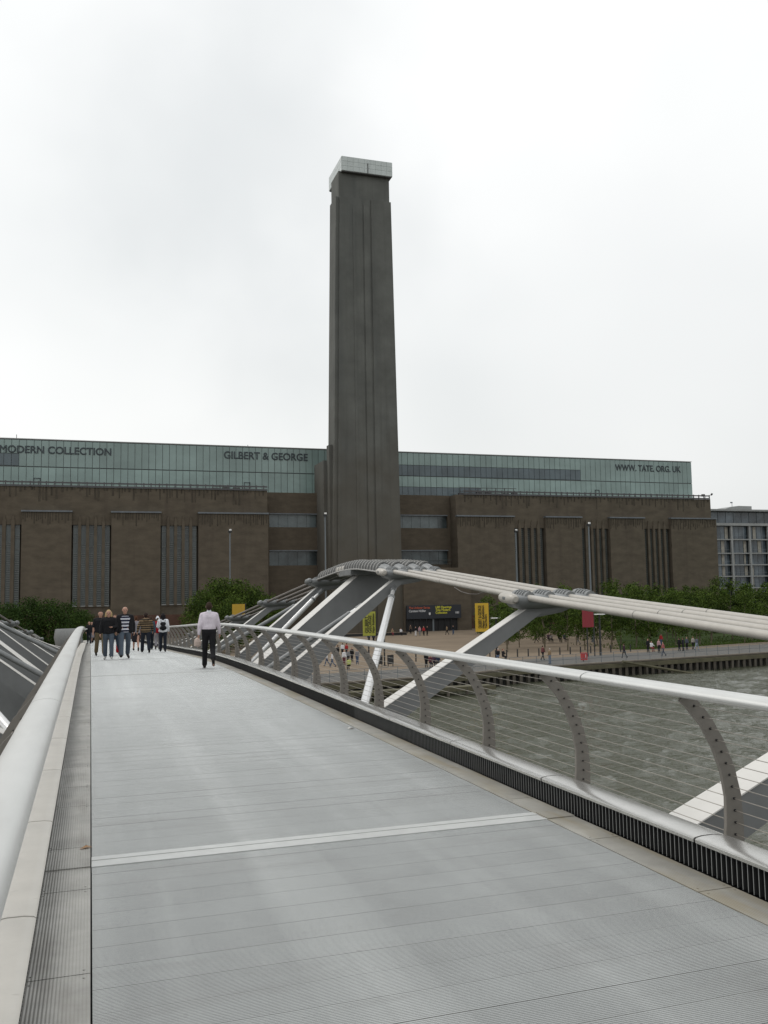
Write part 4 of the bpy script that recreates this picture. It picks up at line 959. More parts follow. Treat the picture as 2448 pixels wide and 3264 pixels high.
# balustrades
pp = [(4.206, 0.02), (4.206, 0.106), (4.214, 0.226), (4.211, 0.409), (4.175, 0.591), (4.105, 0.764), (4.017, 0.919), (3.895, 1.06), (3.845, 1.105)]
wd_ = [0.075, 0.075, 0.070, 0.062, 0.056, 0.052, 0.050, 0.050, 0.050]
def post_mesh(mx):
    mb = MB(); vs = []; fs = []; n = len(pp)
    for i, (x, z) in enumerate(pp):
        a = pp[max(0, i-1)]; b = pp[min(n-1, i+1)]; tx, tz = b[0]-a[0], b[1]-a[1]; l_ = math.hypot(tx, tz); nx, nz = tz/l_, -tx/l_
        for (w, yy) in ((-wd_[i], -0.014), (wd_[i], -0.014), (wd_[i], 0.014), (-wd_[i], 0.014)): vs.append((mx(x+nx*w), yy, z+nz*w))
    for i in range(n-1):
        for k in range(4): fs.append((4*i+k, 4*i+(k+1) % 4, 4*i+4+(k+1) % 4, 4*i+4+k))
    fs += [(3, 2, 1, 0), tuple(4*(n-1)+k for k in range(4))]
    mb.add(vs, fs); return mb.mesh('post')
def along(t):      # point on the post's centre line
    i = min(int(t), len(pp)-2); u = t-i; return (pp[i][0]*(1-u)+pp[i+1][0]*u, pp[i][1]*(1-u)+pp[i+1][1]*u)
zs = np.linspace(0.15, 1.03, 12)
wx_ = [float(np.interp(z, [b for a, b in pp], [a for a, b in pp])) for z in zs]
for sgn, mx in SIDES:
    lb = 'right-hand balustrade beside the river view, with curved posts and thin wires' if sgn > 0 else 'left-hand balustrade seen from above, its broad steel handrail nearest the camera'
    rl = thing('balustrade', lb, 'balustrade', (0, 0, 0), 'balustrades of the footbridge')
    pmm = post_mesh(mx); pmm.materials.append(M['post'])
    rv = MB()
    for z, x in zip(zs, wx_): rv.tube([(mx(x), -0.024, z), (mx(x), 0.024, z)], 0.0085, 6)
    rvm = rv.mesh('wire_ferrule'); rvm.materials.append(M['dark'])
    fm = MB().box(min(mx(4.262), mx(4.30)), max(mx(4.262), mx(4.30)), 0.02, 0.04, 0.0, 0.30).mesh('post_foot'); fm.materials.append(M['post'])
    y = 1.27-4
    while y < 76:
        o = link('post', pmm, None, rl, (0, y, zd(y)))
        if y < 40: link('wire_ferrule', rvm, None, o); link('post_foot', fm, None, o)
        y += 2.0
    for z, x in zip(zs, wx_):
        obj('wire', MB().tube([(mx(x), q, zd(q)+z) for q in yrange(-3, 77, 1.6)], 0.0029, 5, False), 'wire', rl)
    cxr = 3.825 if sgn > 0 else -0.275
    rp = [(0.098*math.cos(t), 1.135+0.042*math.sin(t)+(0.0 if math.sin(t) > 0 else 0.0)) for t in np.linspace(0, 2*math.pi, 22, endpoint=False)]
    y = 6.42-8.42; 
    while y < 77:
        e = min(y+8.42, 78)
        sw = MB(); sw.sweep(rp, [(cxr, q, zd(q)) for q in yrange(y+0.007, e-0.007, 0.8)]); obj('handrail', sw, 'steel', rl, True, angle=60); y += 8.42
    sw = MB(); sw.sweep([(a*0.92, 1.135+(b-1.135)*0.9) for a, b in rp], [(cxr, q, zd(q)) for q in yrange(-2, 77, 1.0)]); obj('rail_core', sw, 'dark', rl, True)
# flared end of the left parapet
fp = MB(); vs = []; fs = []
pth = [(-0.35, 66.0), (-0.45, 68), (-0.8, 70), (-1.35, 71.6), (-1.95, 72.6), (-2.3, 73.6), (-2.4, 75)]
for (x, y) in pth:
    z = zd(y); vs += [(x, y, z-0.2), (x-0.12, y-0.1, z-0.2), (x-0.28, y-0.2, z+0.55), (x-0.2, y-0.15, z+1.18), (x-0.08, y-0.05, z+1.2), (x-0.16, y-0.08, z+0.55)]
for i in range(len(pth)-1):
    for k in range(6): fs.append((6*i+k, 6*i+(k+1) % 6, 6*i+6+(k+1) % 6, 6*i+6+k))
fs += [tuple(range(6)), tuple(6*(len(pth)-1)+k for k in range(6))]
fp.add(vs, fs); o = obj('flared_parapet', fp, 'clamp', None, True); tag(o, 'curved grey parapet flaring out at the far left end of the deck', 'parapet')
# litter
lf = MB(); lf.add([(0, 0, 0.004), (0.05, 0.012, 0.012), (0.09, 0.03, 0.006), (0.045, 0.045, 0.016)], [(0, 1, 3), (1, 2, 3)]); lf.add([(0, 0, 0.0), (0.05, 0.012, 0.001), (0.09, 0.03, 0.0), (0.045, 0.045, 0.001)], [(0, 1, 3), (1, 2, 3)])
p = at(276, 2703, z=-1.845); o = obj('dry_leaf', lf, mat('dry_leaf', (0.30, 0.16, 0.06), 0.8), loc=(p.x-0.05, p.y, zd(p.y)+0.002)); tag(o, 'small dry brown leaf lying on the left gutter plate', 'leaf')
lf = MB(); lf.add([(0, 0, 0.003), (0.09, 0.01, 0.02), (0.10, 0.06, 0.004), (0.02, 0.07, 0.015)], [(0, 1, 2), (0, 2, 3)]); lf.add([(0, 0, 0.0), (0.09, 0.01, 0.001), (0.10, 0.06, 0.0), (0.02, 0.07, 0.001)], [(0, 1, 2), (0, 2, 3)])
p = at(1109, 2320, z=-1.86); o = obj('paper_scrap', lf, 'white', loc=(p.x, p.y, zd(p.y)+0.003)); tag(o, 'scrap of white paper on the deck near the right gutter', 'litter')

# ------------------------------------------------------------------ people
def remesh(caps, voxel, name, seg=10):
    """One continuous surface grown round a list of tapered capsules (a, b, ra, rb, flat)."""
    mb = MB()
    for c in caps:
        a, b, ra, rb = Vector(c[0]), Vector(c[1]), c[2], c[3]
        d = b-a; L_ = d.length
        if L_ < 1e-6: d = Vector((0, 0, 1)); L_ = 1e-6; b = a+Vector((0, 0, 1e-4))
        dn = d.normalized(); pts = []; rs = []
        for t in (-0.98, -0.8, -0.45, 0): pts.append(a+dn*(ra*t)); rs.append(ra*math.sqrt(max(0.02, 1-t*t)))
        for t in (0, 0.45, 0.8, 0.98): pts.append(b+dn*(rb*t)); rs.append(rb*math.sqrt(max(0.02, 1-t*t)))
        mb.tube(pts, rs, seg)
    me = mb.mesh(name); o = bpy.data.objects.new('tmp', me); COL.objects.link(o)
    md = o.modifiers.new('r', 'REMESH'); md.mode = 'VOXEL'; md.voxel_size = voxel; md.use_smooth_shade = True
    sm = o.modifiers.new('s', 'SMOOTH'); sm.factor = 0.5; sm.iterations = 3
    dg = bpy.context.evaluated_depsgraph_get(); nm = bpy.data.meshes.new_from_object(o.evaluated_get(dg)); nm.name = name
    bpy.data.objects.remove(o); bpy.data.meshes.remove(me)
    nm.polygons.foreach_set('use_smooth', [True]*len(nm.polygons))
    return nm
_cm = {}
def cloth(col, stripes=None):
    k = (col, stripes and tuple(stripes))
    if k in _cm: return _cm[k]
    m = mat('cloth', col, 0.85, 0, 0.14, 6, 0.25, 14, spec=0.2)
    if stripes:
        n = m.node_tree.nodes; l = m.node_tree.links; b = n['Principled BSDF']
        t = n.new('ShaderNodeTexCoord'); s = n.new('ShaderNodeSeparateXYZ'); l.new(t.outputs['Object'], s.inputs[0])
        mu = n.new('ShaderNodeMath'); mu.operation = 'MULTIPLY'; mu.inputs[1].default_value = 1/stripes[-1]
        fr = n.new('ShaderNodeMath'); fr.operation = 'FRACT'; l.new(s.outputs[2], mu.inputs[0]); l.new(mu.outputs[0], fr.inputs[0])
        r = n.new('ShaderNodeValToRGB'); r.color_ramp.interpolation = 'CONSTANT'; cs = stripes[:-1]
        r.color_ramp.elements[0].position = 0; r.color_ramp.elements[0].color = (*cs[0], 1)
        r.color_ramp.elements[1].position = 1/len(cs); r.color_ramp.elements[1].color = (*cs[1], 1)
        for i in range(2, len(cs)): e = r.color_ramp.elements.new(i/len(cs)); e.color = (*cs[i], 1)
        l.new(fr.outputs[0], r.inputs[0]); l.new(r.outputs[0], b.inputs['Base Color'])
    _cm[k] = m; return m
SKIN = mat('skin', (0.42, 0.235, 0.17), 0.55, 0, 0.06, 8)
def leg_joints(side, th, kn, splay=0.0):
    h = Vector((0.095*side, 0, 0.90)); th, kn = math.radians(th), math.radians(kn)
    k = h+Vector((splay*side, math.sin(th), -math.cos(th))).normalized()*0.43
    a2 = th-kn; a = k+Vector((splay*side*0.5, math.sin(a2), -math.cos(a2))).normalized()*0.42
    foot_dir = Vector((0, math.cos(a2*0.8), math.sin(a2*0.8))).normalized()
    heel = a+Vector((0, -0.05, -0.045)); toe = a+foot_dir*0.175+Vector((0.015*side, 0, -0.055))
    return h, k, a, heel, toe
def arm_joints(side, sh, el, ab=8, shw=0.185):
    s = Vector((shw*side, 0, 1.42)); sh, el, ab = math.radians(sh), math.radians(el), math.radians(ab)
    u = Vector((math.sin(ab)*side, math.sin(sh), -math.cos(sh)*math.cos(ab))).normalized(); e = s+u*0.285
    a2 = sh+el; v = Vector((math.sin(ab)*side*0.4, math.sin(a2), -math.cos(a2))).normalized()
    if el > math.radians(60): v = (v+Vector((-0.75*side, 0, 0))).normalized()
    w = e+v*0.255; return s, e, w, v
def hand_caps(w, v, side):
    up = Vector((0, 1, 0)); pal = v
    sidev = up-pal*up.dot(pal); sidev.normalize(); nrm = pal.cross(sidev)
    c = [(w, w+pal*0.075, 0.026, 0.030)]
    for i, ln in enumerate((0.062, 0.075, 0.07, 0.055)):
        b = w+pal*0.085+sidev*(0.030-0.020*i); m_ = b+pal*ln*0.55-nrm*0.008*side; t = m_+pal*ln*0.40-nrm*0.025*side; c += [(b, m_, 0.0105, 0.0095), (m_, t, 0.0095, 0.008)]
    b = w+pal*0.03+sidev*0.032; c += [(b, b+pal*0.035+sidev*0.025, 0.012, 0.010), (b+pal*0.035+sidev*0.025, b+pal*0.062+sidev*0.026, 0.010, 0.009)]
    return c
def person(label, pos, heading, h, legs, arms, top, bottom, hair, shoe=(0.02, 0.018, 0.017), woman=False, skirt=False, jacket=None, coat_open=False, short=False, hat=None, long_hair=False, bald=False, group=None, sit=False, collar=None, vox=0.016, build=1.0, tuck=False):
    P_ = thing('person', label, 'person', pos, group, heading); sc = h/1.76; P_.scale = (sc*build, sc*build, sc)
    LJ = [leg_joints(s, *legs[i]) for i, s in enumerate((-1, 1))]; AJ = [arm_joints(s, *arms[i]) for i, s in enumerate((-1, 1))]
    low = min(min(j[3].z, j[4].z)-0.035 for j in LJ); dz = Vector((0, 0, -low))
    LJ = [[q+dz for q in j] for j in LJ]; AJ = [[j[0]+dz, j[1]+dz, j[2]+dz, j[3]] for j in AJ]
    D = lambda x, y, z: Vector((x, y, z))+dz
    hw = 0.155 if woman else 0.175
    torso = [(D(-.10, 0, 1.36), D(.10, 0, 1.36), .105, .105), (D(-.075, 0.0, 1.10), D(.075, 0, 1.10), .095 if woman else .103, .095 if woman else .103), (D(-.085, 0, .95), D(.085, 0, .95), .108, .108),
             (D(-.10, 0, 1.36), D(-.075, 0, 1.10), .105, .097), (D(.10, 0, 1.36), D(.075, 0, 1.10), .105, .097), (D(0, 0, 1.36), D(0, 0, .95), .105, .105), (D(-.075, 0, 1.10), D(-.085, 0, .95), .095, .108), (D(.075, 0, 1.10), D(.085, 0, .95), .095, .108)]
    shoulders = [(D(0, -.01, 1.455), D(-hw, 0, 1.425), .062, .056), (D(0, -.01, 1.455), D(hw, 0, 1.425), .062, .056)]
    armc = []; hands = []; fore = []
    for j, s in zip(AJ, (-1, 1)):
        armc.append((j[0], j[1], .052, .042)); fore.append((j[1], j[2], .041, .028)); hands += hand_caps(j[2], j[3], s)
    legc = []; feet = []
    for j in LJ:
        legc += [(j[0], j[1], .088, .058), (j[1], j[1].lerp(j[2], .35), .058, .056), (j[1].lerp(j[2], .35), j[2], .056, .038)]; feet += [(j[3], j[4], .038, .034), (j[2], j[3], .038, .036)]
    neck = [(D(0, -.01, 1.45), D(0, .012, 1.56), .054, .050)]
    head = [(D(0, .022, 1.595), D(0, .012, 1.68), .068, .083), (D(0, -.015, 1.66), D(0, .005, 1.685), .082, .080), (D(0, .09, 1.615), D(0, .085, 1.645), .016, .010), (D(0, .055, 1.565), D(0, .05, 1.575), .035, .035),
            (D(-.084, -.002, 1.63), D(-.084, -.006, 1.655), .012, .014), (D(.084, -.002, 1.63), D(.084, -.006, 1.655), .012, .014)]
    bodym = remesh(torso+shoulders+armc+fore+hands+legc+feet+neck+head, vox, 'body'); bodym.materials.append(SKIN)
    link('body', bodym, None, P_)
    def inflate(cs, d): return [(c[0], c[1], c[2]+d, c[3]+d) for c in cs]
    # shirt
    if tuck: torso = torso[:2]+[(D(-.08, 0, 1.05), D(.08, 0, 1.05), .100, .100)]+torso[3:5]+[(D(0, 0, 1.36), D(0, 0, 1.06), .105, .10)]
    tcs = inflate(torso[:2]+torso[3:6], .014)+inflate([torso[2]]+torso[6:8], .010 if tuck else .016)+inflate(shoulders, .014)+[(c[0], c[1], c[2]+.02, c[3]+.02) for c in armc]
    if not short: tcs += [(c[0], c[0].lerp(c[1], .93), c[2]+.021, c[3]+.016) for c in fore]
    if jacket and coat_open:
        tsh = inflate(torso[:2]+torso[3:6], .012)+inflate([torso[2]], .014)
        sm_ = remesh(tsh, vox, 'shirt'); sm_.materials.append(top); link('shirt', sm_, None, P_)
        jc = []
        for s in (-1, 1): jc += [(D(s*.135, .01, 1.39), D(s*.15, .015, 0.93), .095, .105), (D(s*.12, -.05, 1.36), D(s*.12, -.05, .93), .10, .11)]
        jc += [(D(0, -.06, 1.40), D(0, -.06, .93), .095, .11)]+inflate(shoulders, .022)+[(c[0], c[1], c[2]+.03, c[3]+.03) for c in armc]+[(c[0], c[0].lerp(c[1], .95), c[2]+.03, c[3]+.024) for c in fore]
        jm = remesh(jc, vox, 'jacket'); jm.materials.append(jacket); link('jacket', jm, None, P_)
    else:
        sm_ = remesh(tcs, vox, 'shirt' if not jacket else 'jacket'); sm_.materials.append(top); link('shirt' if not jacket else 'jacket', sm_, None, P_)
    if collar is not None:
        cm = remesh([(D(0, -.012, 1.475), D(0, .0, 1.525), .068, .064)], vox*0.8, 'collar'); cm.materials.append(collar); link('collar', cm, None, P_)
    # trousers or skirt
    if skirt:
        sk = [(D(-.07, 0, 1.0), D(-.10, 0.01, .55), .11, .12), (D(.07, 0, 1.0), D(.10, 0.01, .55), .11, .12), (D(0, 0, 1.0), D(0, 0.01, .55), .12, .13)]
        km = remesh(sk, vox, 'skirt'); km.materials.append(bottom); link('skirt', km, None, P_)
    else:
        tr = [(D(-.085, 0, .95), D(.085, 0, .95), .118, .118)]
        if tuck: tr += [(D(-.08, 0, .985), D(.08, 0, .985), .120, .120)]
        for j in LJ:
            fl = j[1].lerp(j[2], .96); tr += [(j[0], j[1], .102, .076), (j[1], fl, .076, .072 if not woman else .070), (D(0, 0, .93), j[0], .11, .10)]
        km = remesh(tr, vox, 'trousers'); km.materials.append(bottom); link('trousers', km, None, P_)
    for s, j in zip((-1, 1), LJ):
        sh_ = remesh([(j[3]+Vector((0, 0, .004)), j[4]+Vector((0, .02, .0)), .046, .040), (j[2].lerp(j[3], .3), j[3], .048, .046)], vox, 'shoe'); sh_.materials.append(cloth(shoe)); link('shoe', sh_, None, P_)
    if not bald:
        hc = [(D(0, -.028, 1.655), D(0, -.005, 1.705), .088, .080), (D(0, -.035, 1.61), D(0, -.03, 1.66), .070, .084)]
        if long_hair: hc += [(D(-.065, -.03, 1.66), D(-.085, -.02, 1.53), .05, .045), (D(.065, -.03, 1.66), D(.085, -.02, 1.53), .05, .045), (D(0, -.06, 1.66), D(0, -.07, 1.50), .07, .06)]
        hm = remesh(hc, vox*0.8, 'hair'); hm.materials.append(cloth(hair)); link('hair', hm, None, P_)
    eyes = MB()
    for s in (-1, 1): eyes.tube([D(.03*s, .088, 1.648), D(.03*s, .094, 1.648)], .010, 6)
    obj('eyes', eyes, 'dark', P_); obj('mouth', MB().box(-0.022, 0.022, .088, .093, (dz.z+1.598), (dz.z+1.604)), 'redb', P_)
    if hat is not None:
        hm = remesh([(D(0, -.015, 1.70), D(0, -.01, 1.735), .095, .075), (D(-.06, -.05, 1.665), D(.06, -.05, 1.665), .055, .055)], vox, 'sun_hat'); hm.materials.append(hat); link('sun_hat', hm, None, P_)
    return P_, LJ, AJ, D
def deck_pos(px, py, Y):
    r = ray(px, py); return (r.x*Y, Y, zd(Y)+0.005)
A = math.pi
WALK1 = ((18, 4), (-14, 26)); WALK2 = ((-16, 30), (16, 3)); STAND = ((2, 2), (-2, 2)); SW1 = ((-12, 12), (14, 18)); SW2 = ((14, 16), (-14, 12))
black = cloth((0.014, 0.014, 0.016)); jeans = cloth((0.085, 0.108, 0.138)); navy = cloth((0.018, 0.022, 0.032)); dblue = cloth((0.04, 0.06, 0.085))
white = cloth((0.66, 0.60, 0.66)); whitec = cloth((0.72, 0.74, 0.78)); khaki = cloth((0.16, 0.125, 0.075)); greyc = cloth((0.24, 0.23, 0.25)); redc = cloth((0.33, 0.012, 0.018)); teal = cloth((0.04, 0.07, 0.09))
P1, LJ, AJ, D = person('man in a white shirt and black trousers walking away with a paper bag', deck_pos(666, 2124, 25.0), -0.10, 1.75, ((10, 2, .03), (-10, 48, .01)), ((-8, 16, 13), (8, 10, 15)), white, black, (0.035, 0.022, 0.015), collar=whitec, tuck=True)
bag = MB(); r = random.Random(3); n = 9
vs = []; fs = []
for l_, (rad, z) in enumerate(((0.03, 0.0), (0.10, -0.05), (0.13, -0.13), (0.11, -0.22), (0.03, -0.25))):
    for i in range(n): t = 6.283*i/n; q = 0.6*rad*(1+r.uniform(-.25, .25)); vs.append((q*math.cos(t)*1.2, q*math.sin(t)*0.7, z+r.uniform(-.015, .015)))
for l_ in range(4):
    for i in range(n): fs.append((l_*n+i, l_*n+(i+1) % n, (l_+1)*n+(i+1) % n, (l_+1)*n+i))
fs += [tuple(range(n)), tuple(4*n+i for i in range(n))]
bag.add(vs, fs)
bpy.context.view_layer.update()
hp = P1.matrix_world @ (AJ[0][2]+AJ[0][3]*0.08)
o = obj('paper_bag', bag, cloth((0.52, 0.42, 0.37)), loc=(hp.x-0.03, hp.y, hp.z-0.005)); tag(o, 'crumpled pinkish paper bag in the left hand of the man in white', 'bag')
strp = cloth((0.6, 0.6, 0.66), [(0.012, 0.015, 0.035), (0.55, 0.56, 0.62), 0.118])
person('bald man in an open black jacket and striped shirt walking towards the camera', deck_pos(397, 2096, 33.4), A+0.08, 1.78, ((-12, 20, .05), (22, 4, .06)), ((-10, 8, 15), (10, 12, 15)), strp, jeans, (0.1, 0.1, 0.1), jacket=black, coat_open=True, bald=True, build=1.12)
person('blonde woman in a black jacket and jeans walking towards the camera', deck_pos(345, 2098, 33.2), A-0.05, 1.66, ((9, 4, .02), (-7, 10, .02)), ((8, 78, 16), (2, 12, 12)), black, jeans, (0.42, 0.31, 0.16), woman=True, jacket=black, long_hair=True, shoe=(0.45, 0.45, 0.44), build=1.08)
person('man in a black T-shirt and khaki trousers behind the blonde woman', deck_pos(319, 2088, 39.0), A+0.1, 1.76, ((12, 6, .04), (-10, 14, .03)), ((4, 40, 16), (-6, 14, 10)), black, khaki, (0.03, 0.02, 0.016), short=True, build=1.12)
P5 = person('brown haired woman in an olive top glimpsed between the blonde woman and the bald man', deck_pos(366, 2085, 39.2), A-0.3, 1.65, WALK2, ((10, 50, 10), (4, 60, 8)), cloth((0.10, 0.085, 0.06)), dblue, (0.08, 0.04, 0.02), woman=True, long_hair=True)[0]
o = obj('red_bag', MB().tube([(0, 0, 0), (0, 0, 0.05), (0, 0, 0.36), (0, 0, 0.4)], [0.10, 0.14, 0.13, 0.09], 10), redc, None, True, loc=deck_pos(379, 2068, 43.5)); tag(o, 'dark red bag on the deck behind the bald man', 'bag')
person('woman in a grey top and dark skirt walking away past the bald man', deck_pos(433, 2073, 45.5), 0.02, 1.66, WALK1, ((-10, 20, 10), (10, 20, 10)), greyc, cloth((0.022, 0.02, 0.024)), (0.07, 0.03, 0.015), woman=True, skirt=True, short=True)
hood = cloth((0.2, 0.15, 0.09), [(0.235, 0.165, 0.095), (0.02, 0.017, 0.014), (0.17, 0.125, 0.075), (0.03, 0.024, 0.02), 0.205])
PB, LJ, AJ, D = person('boy in a brown striped hoodie and dark trousers walking away', deck_pos(464, 2081, 41.6), 0.0, 1.70, ((9, 4, .05), (-10, 20, .04)), ((-6, 22, 20), (8, 20, 14)), hood, navy, (0.025, 0.015, 0.012), build=1.15)
hm = remesh([(D(-.07, -.07, 1.47), D(.07, -.07, 1.47), .065, .065), (D(0, -.10, 1.43), D(0, -.11, 1.38), .08, .05)], .016, 'hood'); hm.materials.append(hood); link('hood', hm, None, PB)
person('person in a dark teal jacket walking just beyond the striped boy', deck_pos(479, 2072, 47.5), 0.0, 1.68, WALK2, SW2, teal, navy, (0.05, 0.03, 0.02))
person('person in a red top with a pale cap walking beside the rucksack girl', deck_pos(502, 2071, 48.0), -0.05, 1.66, WALK2, ((-8, 20, 10), (10, 18, 10)), redc, greyc, (0.12, 0.07, 0.03), hat=whitec, short=True)
PG, LJ, AJ, D = person('girl in a white top carrying a small black rucksack', deck_pos(519, 2080, 41.7), -0.05, 1.66, ((5, 2, .01), (-5, 8, .01)), ((4, 62, 14), (-2, 24, 12)), whitec, navy, (0.012, 0.010, 0.012), woman=True, long_hair=True)
bp = remesh([(D(-.07, -.16, 1.28), D(.07, -.16, 1.28), .07, .07), (D(-.09, -.17, 1.08), D(.09, -.17, 1.08), .085, .085), (D(0, -.16, 1.28), D(0, -.18, 1.06), .09, .10)], .016, 'rucksack'); bp.materials.append(black)
ro = bpy.data.objects.new('rucksack', bp); COL.objects.link(ro); bpy.context.view_layer.update(); ro.matrix_world = PG.matrix_world.copy(); tag(ro, 'small black rucksack on the back of the girl in white', 'rucksack')
for s in (-1, 1): obj('strap', MB().tube([D(.06*s, -.125, 1.26), D(.10*s, -.10, 1.42), D(.11*s, -.01, 1.505)], .014, 6), black, ro)
obj('pocket', MB().tube([D(-.06, -.262, 1.12), D(.06, -.262, 1.12)], .035, 8), black, ro)
person('dark haired woman in black walking at the far end beside the left handrail', deck_pos(284, 2046, 72.0), A, 1.66, WALK1, SW1, black, navy, (0.06, 0.035, 0.02), woman=True, long_hair=True, vox=0.024)
person('person in dark clothes with pale skirt at the far end of the deck', deck_pos(292, 2045, 75.0), A+0.2, 1.68, WALK2, SW2, navy, greyc, (0.03, 0.02, 0.02), vox=0.024, skirt=True, woman=True)
person('dark clothed figure farthest along the deck by the left kerb', deck_pos(300, 2044, 77.0), 0.0, 1.70, WALK1, SW2, black, black, (0.02, 0.016, 0.014), vox=0.024)

# people on the bank: one continuous small figure each
def small_person(label, px, py, heading, top, bottom, hair, pose='stand', h=1.7, group='people on the south bank', z=GZ, seat=0.0):
    p = at(px, py, z=z)
    o_caps = []
    legs = {'stand': STAND, 'walk': WALK1, 'walk2': WALK2, 'sit': ((82, 84), (80, 86))}[pose]; arms = {'stand': ((2, 25, 10), (0, 10, 10)), 'walk': SW1, 'walk2': SW2, 'sit': ((25, 50, 10), (20, 55, 10))}[pose]
    LJ = [leg_joints(s, *legs[i]) for i, s in enumerate((-1, 1))]; AJ = [arm_joints(s, *arms[i]) for i, s in enumerate((-1, 1))]
    low = min(min(j[3].z, j[4].z)-.035 for j in LJ); dz = Vector((0, 0, -low)); D = lambda x, y, z: Vector((x, y, z))+dz
    caps = []; tags_ = []
    def a(c, t): caps.append(c); tags_.append(t)
    for s in (-1, 1): a((D(s*.09, 0, 1.38), D(s*.085, 0, 1.0), .115, .11), 'top'); a((D(0, 0, 1.44), D(s*.17, 0, 1.42), .07, .065), 'top')
    a((D(0, 0, 1.38), D(0, 0, 1.0), .115, .11), 'top'); a((D(-.08, 0, .94), D(.08, 0, .94), .115, .115), 'bottom')
    for j in LJ:
        q = [v+dz for v in j]; a((q[0], q[1], .10, .075), 'bottom'); a((q[1], q[2], .075, .06), 'bottom'); a((q[3], q[4], .045, .042), 'shoe')
    for j in AJ: a((j[0]+dz, j[1]+dz, .062, .052), 'top'); a((j[1]+dz, j[2]+dz, .05, .038), 'top'); a((j[2]+dz, j[2]+dz+j[3]*.11, .036, .026), 'skin')
    a((D(0, 0, 1.46), D(0, .01, 1.56), .052, .05), 'skin'); a((D(0, .03, 1.59), D(0, .02, 1.66), .075, .085), 'skin'); a((D(0, -.03, 1.64), D(0, -.01, 1.70), .088, .082), 'hair')
    me = remesh(caps, 0.045, 'person', 8)
    order = ['top', 'bottom', 'skin', 'hair', 'shoe']
    for m_ in (cloth(top), cloth(bottom), SKIN, cloth(hair), cloth((0.02, 0.02, 0.02))): me.materials.append(m_)
    A_ = np.array([c[0] for c in caps]); B_ = np.array([c[1] for c in caps]); ra = np.array([c[2] for c in caps]); rb = np.array([c[3] for c in caps])
    cen = np.zeros(len(me.polygons)*3); me.polygons.foreach_get('center', cen); cen = cen.reshape(-1, 3)
    d = B_-A_; t = np.clip(((cen[:, None]-A_[None])*d[None]).sum(2)/np.maximum((d*d).sum(1), 1e-9), 0, 1)
    dist = np.linalg.norm(cen[:, None]-(A_[None]+t[..., None]*d[None]), axis=2)-(ra+(rb-ra)*t); idx = dist.argmin(1)
    me.polygons.foreach_set('material_index', [order.index(tags_[i]) for i in idx])
    o = link('person', me, None, None, (p.x, p.y, z+seat)); o.rotation_euler = (0, 0, heading); s = h/1.76; o.scale = (s, s, s)
    tag(o, label, 'person', group); return o
K = (0.016, 0.016, 0.018); WH = (0.66, 0.66, 0.68); RD = (0.36, 0.03, 0.035); BL = (0.07, 0.10, 0.16); TN = (0.25, 0.18, 0.11); GY = (0.2, 0.2, 0.21); HR = (0.04, 0.025, 0.016); PK = (0.42, 0.25, 0.27); LM = (0.42, 0.46, 0.16)
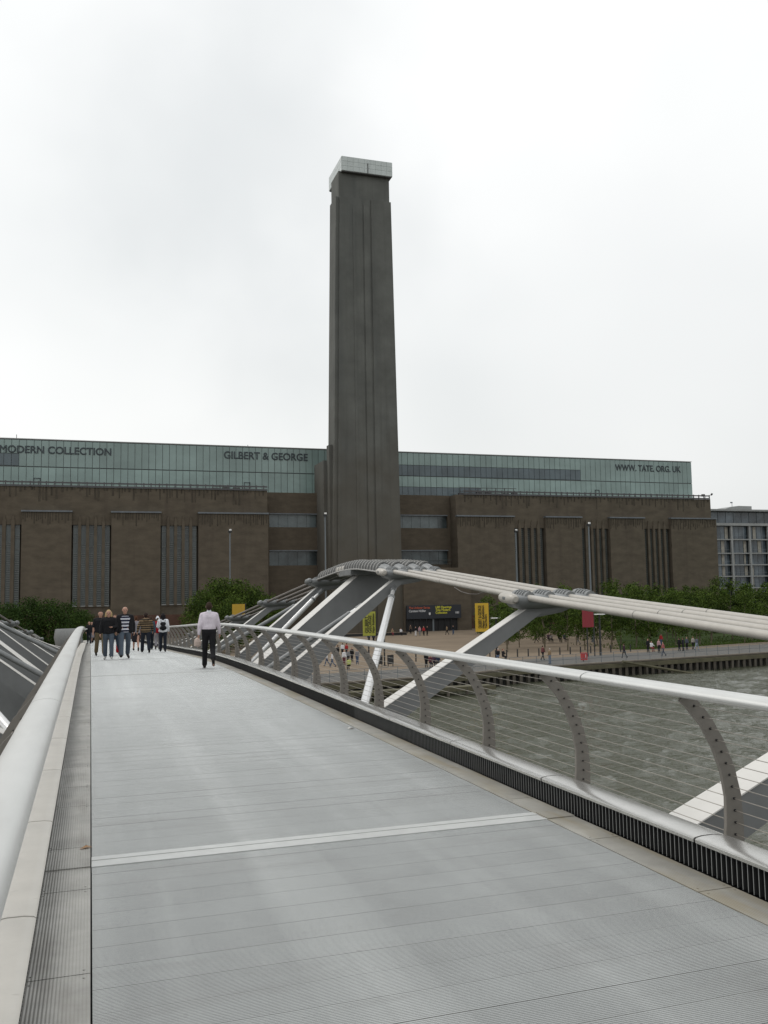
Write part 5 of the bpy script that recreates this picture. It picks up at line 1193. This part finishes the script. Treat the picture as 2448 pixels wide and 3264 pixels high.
SP = [
 ('person in a dark top and white trousers before the entrance', 1325, 2028, A, K, WH, HR, 'stand'),
 ('person in a pink top standing in the group before the entrance', 1338, 2026, A-.5, PK, GY, HR, 'stand'),
 ('person in a red coat before the entrance', 1351, 2027, A, RD, K, (0.3, 0.2, 0.1), 'stand'),
 ('person in a dark suit and white shirt before the entrance', 1362, 2026, A+.4, K, K, HR, 'stand'),
 ('person in brown standing at the left door post', 1309, 2021, A, (0.10, 0.07, 0.05), K, HR, 'stand'),
 ('person with a tan top walking alone on the gravel by the entrance', 1425, 2024, .6, TN, K, HR, 'walk'),
 ('person in blue jeans at the right end of the entrance', 1445, 2024, A, K, BL, HR, 'stand'),
 ('person with a pale scarf sitting on the long bench', 1251, 2027, A, TN, (0.2, 0.05, 0.06), HR, 'sit'),
 ('person in white sitting at the right of the long bench', 1278, 2026, A, WH, K, HR, 'sit'),
 ('person in a blue coat under the lime banner', 1176, 2051, 0.2, BL, K, HR, 'stand'),
 ('person in a dark coat right of the blue coat under the lime banner', 1191, 2051, 0, (0.04, 0.045, 0.06), K, HR, 'stand'),
 ('person in a white top at the back of the promenade crowd', 1092, 2093, 0, WH, K, HR, 'stand'),
 ('person in a red top at the back of the promenade crowd', 1105, 2092, .4, RD, K, HR, 'stand'),
 ('person in black at the left of the promenade crowd', 1077, 2101, .4, K, K, HR, 'stand'),
 ('person in a white shirt and maroon trousers in the promenade crowd', 1097, 2121, A, WH, (0.12, 0.04, 0.05), HR, 'stand'),
 ('person in grey beside the maroon trousers in the promenade crowd', 1110, 2119, A-.4, GY, K, HR, 'stand'),
 ('person in black in the middle of the promenade crowd', 1122, 2110, A, K, K, HR, 'stand'),
 ('person in a grey coat at the right of the promenade crowd', 1139, 2118, A, GY, BL, HR, 'stand'),
 ('person in a lime top sitting on the promenade wall', 1113, 2138, 0, LM, K, HR, 'sit'),
 ('person in a white top and jeans walking left of the promenade crowd', 1042, 2124, 1.2, WH, BL, HR, 'walk'),
 ('person in a white top and red sash following left of the promenade crowd', 1059, 2127, 1.2, WH, BL, HR, 'walk2'),
 ('person in a white sun hat sitting by the railing', 1588, 2106, A-.6, K, BL, WH, 'sit'),
 ('red haired person in black sitting by the railing', 1604, 2107, A+.4, K, K, (0.2, 0.06, 0.03), 'sit'),
 ('person in dark red striding along the promenade', 1731, 2105, -1.4, (0.14, 0.05, 0.05), K, HR, 'walk'),
 ('person in a cream top and blue jeans at the railing', 1753, 2117, 0.4, TN, (0.13, 0.17, 0.24), (0.5, 0.45, 0.4), 'stand'),
 ('person in black walking below the right grove', 1990, 2098, .3, (0.05, 0.03, 0.04), K, HR, 'walk'),
 ('person in a white top sitting on the lawn edge', 2077, 2078, A, WH, (0.2, 0.04, 0.05), HR, 'sit'),
 ('person in black beside the white top on the lawn edge', 2066, 2080, A, K, K, HR, 'stand'),
 ('person in a bright red top at the back of the lawn edge group', 2108, 2060, A, RD, BL, HR, 'stand'),
 ('person in pink beside the red top at the lawn edge', 2101, 2081, A, PK, K, HR, 'stand'),
 ('person with red shoulders and dark jeans striding along the promenade', 2115, 2092, 1.4, (0.30, 0.10, 0.10), (0.05, 0.06, 0.09), HR, 'walk'),
 ('person in black at the left of a dark trio on the promenade', 2166, 2076, 0, K, K, HR, 'stand'),
 ('person in black at the right of a dark trio on the promenade', 2178, 2076, .5, (0.02, 0.02, 0.03), K, HR, 'stand'),
 ('person in slate grey beside the dark trio', 2190, 2073, A, (0.07, 0.08, 0.10), K, HR, 'stand'),
 ('person in a light jacket of a walking couple', 2210, 2071, -1.2, (0.3, 0.28, 0.25), K, (0.2, 0.12, 0.06), 'walk'),
 ('person in a grey coat and pale jeans of a walking couple', 2222, 2073, -1.2, (0.09, 0.10, 0.13), (0.25, 0.29, 0.36), HR, 'walk2'),
 ('person in black walking under the nearest birches', 1709, 2049, 1.3, K, K, HR, 'walk'),
 ('person in purple sitting under the birches', 1748, 2047, A, (0.16, 0.08, 0.16), K, HR, 'sit'),
 ('person in a pale top sitting under the birches', 1757, 2048, A, (0.4, 0.36, 0.36), K, HR, 'sit'),
 ('person in black lying back under the birches', 1782, 2046, A, K, K, HR, 'sit'),
 ('person in violet blue sitting under the birches', 1799, 2046, A, (0.10, 0.09, 0.25), K, HR, 'sit'),
 ('person in black running near the red banner poles', 1843, 2054, 1.3, K, GY, HR, 'walk'),
 ('person in dark clothes at the left of the group behind the grey arm', 1359, 2128, A, K, K, HR, 'stand'),
 ('person with white socks in the group behind the grey arm', 1372, 2129, A, (0.1, 0.03, 0.04), K, HR, 'sit'),
 ('person in plum in the group behind the grey arm', 1384, 2127, A, (0.08, 0.05, 0.08), K, HR, 'sit'),
 ('person in navy in the group behind the grey arm', 1396, 2127, A, (0.03, 0.04, 0.07), K, HR, 'sit'),
]
for s_ in SP: small_person(s_[0], *s_[1:])
